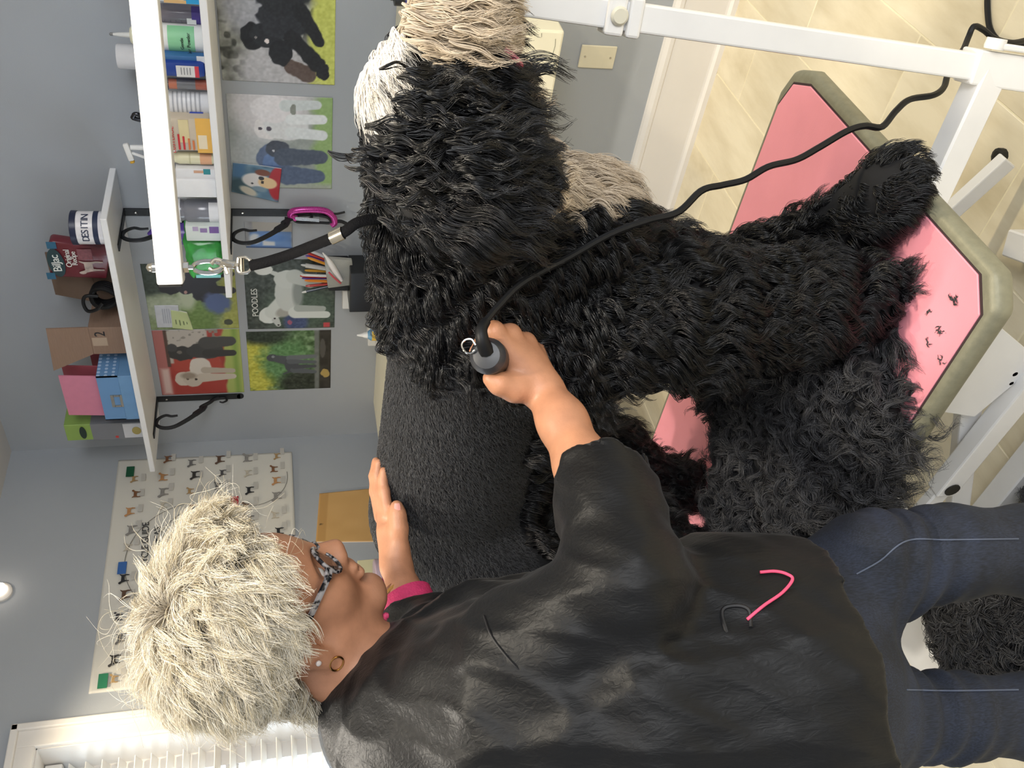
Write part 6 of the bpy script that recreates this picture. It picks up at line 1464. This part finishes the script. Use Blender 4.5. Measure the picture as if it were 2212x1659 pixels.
for sg in (-1, 1):
    pts_ = [Hd(0.1075 - 0.010 * (abs(c_) / 0.06) ** 2, 0.018 + 0.020 * math.sin(t), c_) for t in np.linspace(0, 2 * math.pi, 25)[:-1] for c_ in [sg * 0.034 + 0.025 * math.cos(t)]]
    A_ = np.array(pts_); add('lens', (np.vstack([A_ - HF * 0.0006, A_ + HF * 0.0006]), [tuple(range(24)), tuple(range(47, 23, -1))] + [(i, (i + 1) % 24, 24 + (i + 1) % 24, 24 + i) for i in range(24)]), lens, gls)
# lips, brows, nails
lip = mat('lip', '#a05a4e', 0.4, var=0.08)
eye_w = mat('eye_white', '#d8d2cc', 0.2, var=0); iris = mat('eye_iris', '#3a3430', 0.2, var=0)
for sg in (-1, 1):
    f = Field().ell(Hd(0.0785, 0.016, 0.032 * sg), (0.0122, 0.0085, 0.0118), 0.001, HR); v_, q_ = mesh_field(f, 0.002); add_np('eye', v_, q_, eye_w, woman)
brow = mat('brow_hair', '#8a6a52', 0.7, var=0.2)
for sg in (-1, 1): add('eyebrow', tube(spline([Hd(0.1005, 0.043, 0.012 * sg), Hd(0.0955, 0.050, 0.030 * sg), Hd(0.081, 0.047, 0.050 * sg)], 12), np.linspace(0.0030, 0.0012, 12), 6), brow, woman, True)
nail = mat('nail_pink', '#d79a92', 0.25, var=0.02)
def nailp(c, t, n):
    t = unit(t); n = unit(n); w = np.cross(t, n)
    V = []; 
    for a_ in np.linspace(-1, 1, 6):
        for b_ in np.linspace(-1, 1, 4): V.append(c + t * a_ * 0.0065 + w * b_ * 0.0050 * (1 - 0.25 * max(0, a_) ** 2) + n * (0.0008 - 0.0016 * b_ * b_))
    F = [(i * 4 + j, i * 4 + j + 1, i * 4 + j + 5, i * 4 + j + 4) for i in range(5) for j in range(3)]
    return np.array(V), F
th = ray_hit(body, 858, 1096, off=0.0008); add('thumbnail', nailp(th, J(857, 1088, 1.46) - J(860, 1130, 1.46), -FWD), nail, woman, True)
th2 = ray_hit(body, 1057, 812, off=0.0008)
# watch
def band(c0, axis, r, w, t, n=36):
    axis = unit(axis); a1 = unit(np.cross(axis, (0.3, 0.1, 0.9))); a2 = np.cross(axis, a1); V = []
    for k in range(n):
        d_ = a1 * math.cos(2 * math.pi * k / n) + a2 * math.sin(2 * math.pi * k / n)
        for rr, ww in ((r, -w / 2), (r + t, -w / 2), (r + t, w / 2), (r, w / 2)): V.append(c0 + d_ * rr + axis * ww)
    F = [(k * 4 + j, k * 4 + (j + 1) % 4, ((k + 1) % n) * 4 + (j + 1) % 4, ((k + 1) % n) * 4 + j) for k in range(n) for j in range(4)]
    return np.array(V), F
wc = J(868, 1276, 1.43); wax = lwr - lel
wst = add('watch_strap', band(wc, wax, 0.0248, 0.014, 0.0025), mat('brown_leather', '#7d4f34', 0.5, var=0.2, scale=120), woman, True)
wd = unit(np.cross(wax, FWD)); 
add('buckle', band(wc + wax * 0, wax, 0.0255, 0.005, 0.0026), mat('gold_buckle', '#c99a5a', 0.25, metal=0.8, var=0.05), wst, True)
add('watch_case', disc_n(wc + unit(FWD - unit(wax) * (FWD @ unit(wax))) * 0.026, FWD, [(0.014, 0), (0.015, 0.003), (0.013, 0.006)]), steel, wst, True)
add('pink_cuff', band(J(884, 1306, 1.415), wax, 0.034, 0.030, 0.007), mat('pink_knit', '#d83a70', 0.7, var=0.1, scale=90, bump=0.4, bscale=300), woman, True)
# beads at the throat
bm_ = mat('pink_bead', '#e2557f', 0.3, var=0)
for k in range(5):
    c_ = J(818 + 5.5 * k * 0.7, 1351 - 5.2 * k, 1.215); add('bead', disc_n(c_, (0, 0, 1), [(0.0008, -0.0048), (0.0035, -0.0035), (0.0049, 0), (0.0035, 0.0035), (0.0008, 0.0048)], 10), bm_, woman, True)
# earrings and ring
e1_ = Hd(-0.004, -0.036, 0.080)
add('earring', tube([e1_ + HU * (-0.008 + 0.009 * math.cos(t)) + HF * 0.009 * math.sin(t) for t in np.linspace(0, 2 * math.pi, 25)[:-1]], 0.0013, 6, ref=HS, close=True), mat('gold', '#b5884f', 0.2, metal=1.0, var=0), woman, True)
add('earring', disc_n(Hd(-0.010, -0.016, 0.084), HS, [(0.0035, 0), (0.0035, 0.002), (0.001, 0.004)]), mat('pearl', '#e8dcd6', 0.2, var=0), woman, True)
rg = KN[2] + FWD * 0.017
add('ring', band(rg, (KN[2] + FWD * 0.034) - KN[2], 0.0102, 0.003, 0.0012, 24), steel, woman, True)
add('ring_stone', disc_n(rg + RIGHT * 0.0115, RIGHT, [(0.0045, 0), (0.0045, 0.002), (0.002, 0.004)], 8), mat('diamond', '#f2f2ee', 0.05, metal=0.6, var=0), woman)
# hair
rw = np.random.default_rng(21)
def scalp_w(c):
    q = c - HC; a, b, s_ = q @ HF, q @ HU, q @ HS
    near = (np.abs(s_) < 0.09) & (a > -0.12) & (a < 0.10) & (b < 0.17)
    front = np.interp(b, [-0.07, -0.03, 0.0, 0.03, 0.055, 0.08, 0.11, 0.16], [-0.062, -0.052, -0.038, -0.020, 0.006, 0.040, 0.070, 0.092])
    return (near & (a < front) & (b > -0.075)).astype(float)
hp, hn = scatter(bV, bQ, 1900, rw, scalp_w)
q = hp - HC; a, b, s_ = q @ HF, q @ HU, q @ HS
crown = HC + HU * 0.15 - HF * 0.035
out = hp - crown; out = nrm(out - hn * (out * hn).sum(1, keepdims=True))
sweep = HS * 0.25 - HF * 0.15
D = out * 1.0 + sweep + 0.35 * np.stack([vnoise(hp, 24, 61), vnoise(hp, 24, 62), vnoise(hp, 24, 63)], 1)
fr = a > 0.03; D[fr] += HU * 0.8 + HS * 0.5 - HF * 0.2
D[(s_ > 0.015) & ~fr] += -HF * 0.7
lowr = (b < 0.06) & ~fr; D[lowr] += -HF * 0.9 + HU * 0.2
D = nrm(D - hn * (D * hn).sum(1, keepdims=True) * 0.9)
Lh = np.interp(b, [-0.08, -0.02, 0.06, 0.15], [0.036, 0.042, 0.068, 0.085]) * (0.75 + 0.5 * rw.random(len(hp)))
hset = locks(hp, hn, D, Lh, rw, k=30, npts=11, lift=np.where(fr, 1.3, np.where(lowr, 0.6, 1.0)), wave=0.010, wlen=0.12, spread=0.011, frizz=0.003, grav=np.where(fr, 0.0, 0.10), clump=0.55, rad=0.00030, tip=0.4)
fi = rw.choice(len(hp), 260)
fly = locks(hp[fi], hn[fi], nrm(D[fi] + 0.5 * rw.normal(size=(260, 3))), Lh[fi] * 1.15, rw, k=4, npts=11, lift=1.5, wave=0.012, wlen=0.09, spread=0.015, frizz=0.012, grav=0.15, clump=0.0, rad=0.0003)
def blond():
    m = bpy.data.materials.new('pale_blond_hair'); m.use_nodes = True; nt = m.node_tree; b = nt.nodes['Principled BSDF']
    hi = nt.nodes.new('ShaderNodeHairInfo'); r1 = nt.nodes.new('ShaderNodeValToRGB'); r2 = nt.nodes.new('ShaderNodeValToRGB'); mx = nt.nodes.new('ShaderNodeMix'); mx.data_type = 'RGBA'
    r1.color_ramp.elements[0].color = (*rgb('#5d5246'), 1); r1.color_ramp.elements[1].color = (*rgb('#8f836f'), 1)
    r2.color_ramp.elements[0].color = (*rgb('#baab88'), 1); r2.color_ramp.elements[1].color = (*rgb('#f6f1e6'), 1)
    rr = nt.nodes.new('ShaderNodeMapRange'); rr.inputs[1].default_value = 0.1; rr.inputs[2].default_value = 0.65
    nt.links.new(hi.outputs['Random'], r1.inputs[0]); nt.links.new(hi.outputs['Random'], r2.inputs[0]); nt.links.new(hi.outputs['Intercept'], rr.inputs[0])
    nt.links.new(rr.outputs[0], mx.inputs[0]); nt.links.new(r1.outputs[0], mx.inputs[6]); nt.links.new(r2.outputs[0], mx.inputs[7]); nt.links.new(mx.outputs[2], b.inputs['Base Color'])
    b.inputs['Roughness'].default_value = 0.32; b.inputs['Specular IOR Level'].default_value = 0.55
    return m
add_hair('hair', [hset, fly], blond(), woman)

# ------------------------------------------------------------------ clipper with its cord
cl0, cl1 = J(1052, 768, 1.098), J(1092, 790, 1.235)
cax = unit(cl1 - cl0)
clip_ = thing('hair_clipper', 'black electric clipper gripped in the groomers fist', 'clipper', cl0)
blackp = mat('clipper_black', '#1d1e21', 0.35, var=0.05)
add('body', disc_n(cl0, cax, [(0.004, -0.004), (0.014, -0.002), (0.0215, 0.008), (0.0225, 0.02), (0.0215, 0.06), (0.020, 0.12), (0.018, 0.15)], 24), blackp, clip_, True)
add('end_cap', disc_n(cl0 - cax * 0.003, cax, [(0.006, -0.003), (0.0165, -0.001), (0.0225, 0.007), (0.0228, 0.012)], 24), mat('clipper_cap', '#34363b', 0.4, var=0.04), clip_, True)
add('blade', bevelg(bar(cl1 + cax * 0.005, cl1 + cax * 0.03, 0.04, 0.012, up=cax * 0 + np.cross(cax, RIGHT)), 0.001, 1), steel, clip_)
hk = [cl0 + DOWN * a_ + RIGHT * b_ - FWD * 0.004 for a_, b_ in ((-0.016, 0.006), (-0.028, 0.014), (-0.033, 0.004), (-0.034, -0.006), (-0.026, -0.012), (-0.014, -0.008))]
hk = [J(x_, y_, 1.094) for x_, y_ in ((1027, 745), (1018, 733), (1004, 735), (998, 746), (1006, 760), (1018, 762), (1026, 757))]
add('hanging_loop', tube(spline(hk, 30), 0.0016, 7), steel, clip_, True)
st = [cl0 - cax * 0.002 + RIGHT * 0.004, J(1042, 735, 1.086), J(1040, 712, 1.088), J(1050, 693, 1.095)]
add('strain_relief', tube(spline(st, 12), np.linspace(0.0095, 0.0062, 12), 10), rub, clip_, True)
cp = [(1050, 693, 1.095), (1078, 660, 1.105), (1130, 610, 1.115), (1230, 555, 1.13), (1320, 505, 1.14), (1400, 476, 1.15), (1465, 458, 1.16), (1515, 412, 1.17), (1560, 400, 1.18), (1610, 388, 1.185), (1660, 360, 1.19), (1720, 345, 1.20), (1770, 318, 1.21), (1830, 283, 1.22), (1868, 272, 1.23), (1905, 274, 1.24), (1935, 240, 1.26), (1965, 215, 1.28), (2015, 206, 1.30), (2038, 190, 1.32), (2046, 165, 1.34), (2058, 135, 1.36), (2080, 108, 1.38), (2092, 80, 1.40), (2104, 57, 1.40), (2125, 65, 1.41), (2150, 84, 1.42), (2190, 92, 1.44), (2240, 80, 1.48)]
add('cord', tube(spline([J(*q_) for q_ in cp], 150), 0.0046, 8), rub, clip_, True)
fl_ = [atZ(x_, y_, 0.006) for x_, y_ in ((2133, -20), (2133, 20), (2138, 60), (2155, 85), (2185, 95), (2212, 100), (2260, 96))]
fc_ = tag(add('floor_cable', tube(spline(fl_, 40), 0.0055, 8), rub, None, True), 'black cable lying on the cream floor tiles behind the post', 'cable')

# ------------------------------------------------------------------ grooming loop: snap hook, swivel ring, strap
leash = thing('grooming_loop', 'black strap loop with steel snap hook tying the dog to the bar', 'leash', EYE)
dl = 1.175
def K(x, y, d=dl): return J(x, y, d)
rng_ = [K(x, y, 1.185) for x, y in ((452, 568), (458, 574), (452, 582), (440, 584), (428, 577), (432, 568), (444, 562))]
add('snap_hook', join(tube(spline([K(456, 570), K(466, 561), K(480, 565), K(478, 578), K(462, 584), K(452, 580)], 26), 0.0028, 8), bevelg(bar(K(478, 567), K(510, 573), 0.008, 0.009), 0.002, 2), tube([K(486, 578), K(491, 592)], 0.0026, 6), tube([K(508, 572), K(516, 573)], 0.0034, 8)), steel, leash, True)
sq = [K(514, 557), K(530, 556), K(541, 564), K(543, 578), K(535, 588), K(516, 588), K(513, 572)]
add('swivel_ring', join(tube(spline(sq + [sq[0]], 40), 0.0022, 8), tube([K(522, 558), K(523, 588)], 0.0026, 8)), steel, leash, True)
stp = [(541, 574, 1.175), (575, 566, 1.17), (620, 552, 1.165), (665, 535, 1.15), (710, 517, 1.13), (745, 500, 1.12), (775, 480, 1.12), (830, 470, 1.13)]
add('strap', tube(spline([J(*q_) for q_ in stp], 50), 0.0072, 10, ref=FWD, flat=0.55), mat('black_webbing', '#0b0b0e', 0.75, var=0.3, scale=300, bump=0.3, bscale=500, spec=0.12), leash, True)
add('slide', tube(spline([J(715, 515, 1.128), J(728, 509, 1.124), J(741, 503, 1.12)], 8), 0.0085, 10, ref=FWD, flat=0.6), steel, leash, True)

# ------------------------------------------------------------------ castors of a rolling stand behind the dog
for (x_, y_, lb) in ((1503, 549, 'black castor wheel standing on the tiles by the table edge'), (1413, 500, 'black castor wheel near the baseboard behind the dogs chest')):
    b_ = atZ(x_ + 12, y_, 0.0); t = thing('castor', lb, 'castor', b_)
    ax_ = unit(V3(0.8, 0.6, 0)); add('wheel', disc_n(b_ + V3(0, 0, 0.026) - ax_ * 0.012, ax_, [(0.010, 0), (0.022, 0.001), (0.0258, 0.006), (0.0258, 0.018), (0.022, 0.023), (0.010, 0.024)], 20), M_('#26282b', 0.5), t, True)
    add('fork', bevelg(bar(b_ + V3(0, 0, 0.045), b_ + V3(-0.03, 0.02, 0.075), 0.03, 0.012), 0.003, 1), M_('#3a3c40', 0.45), t)
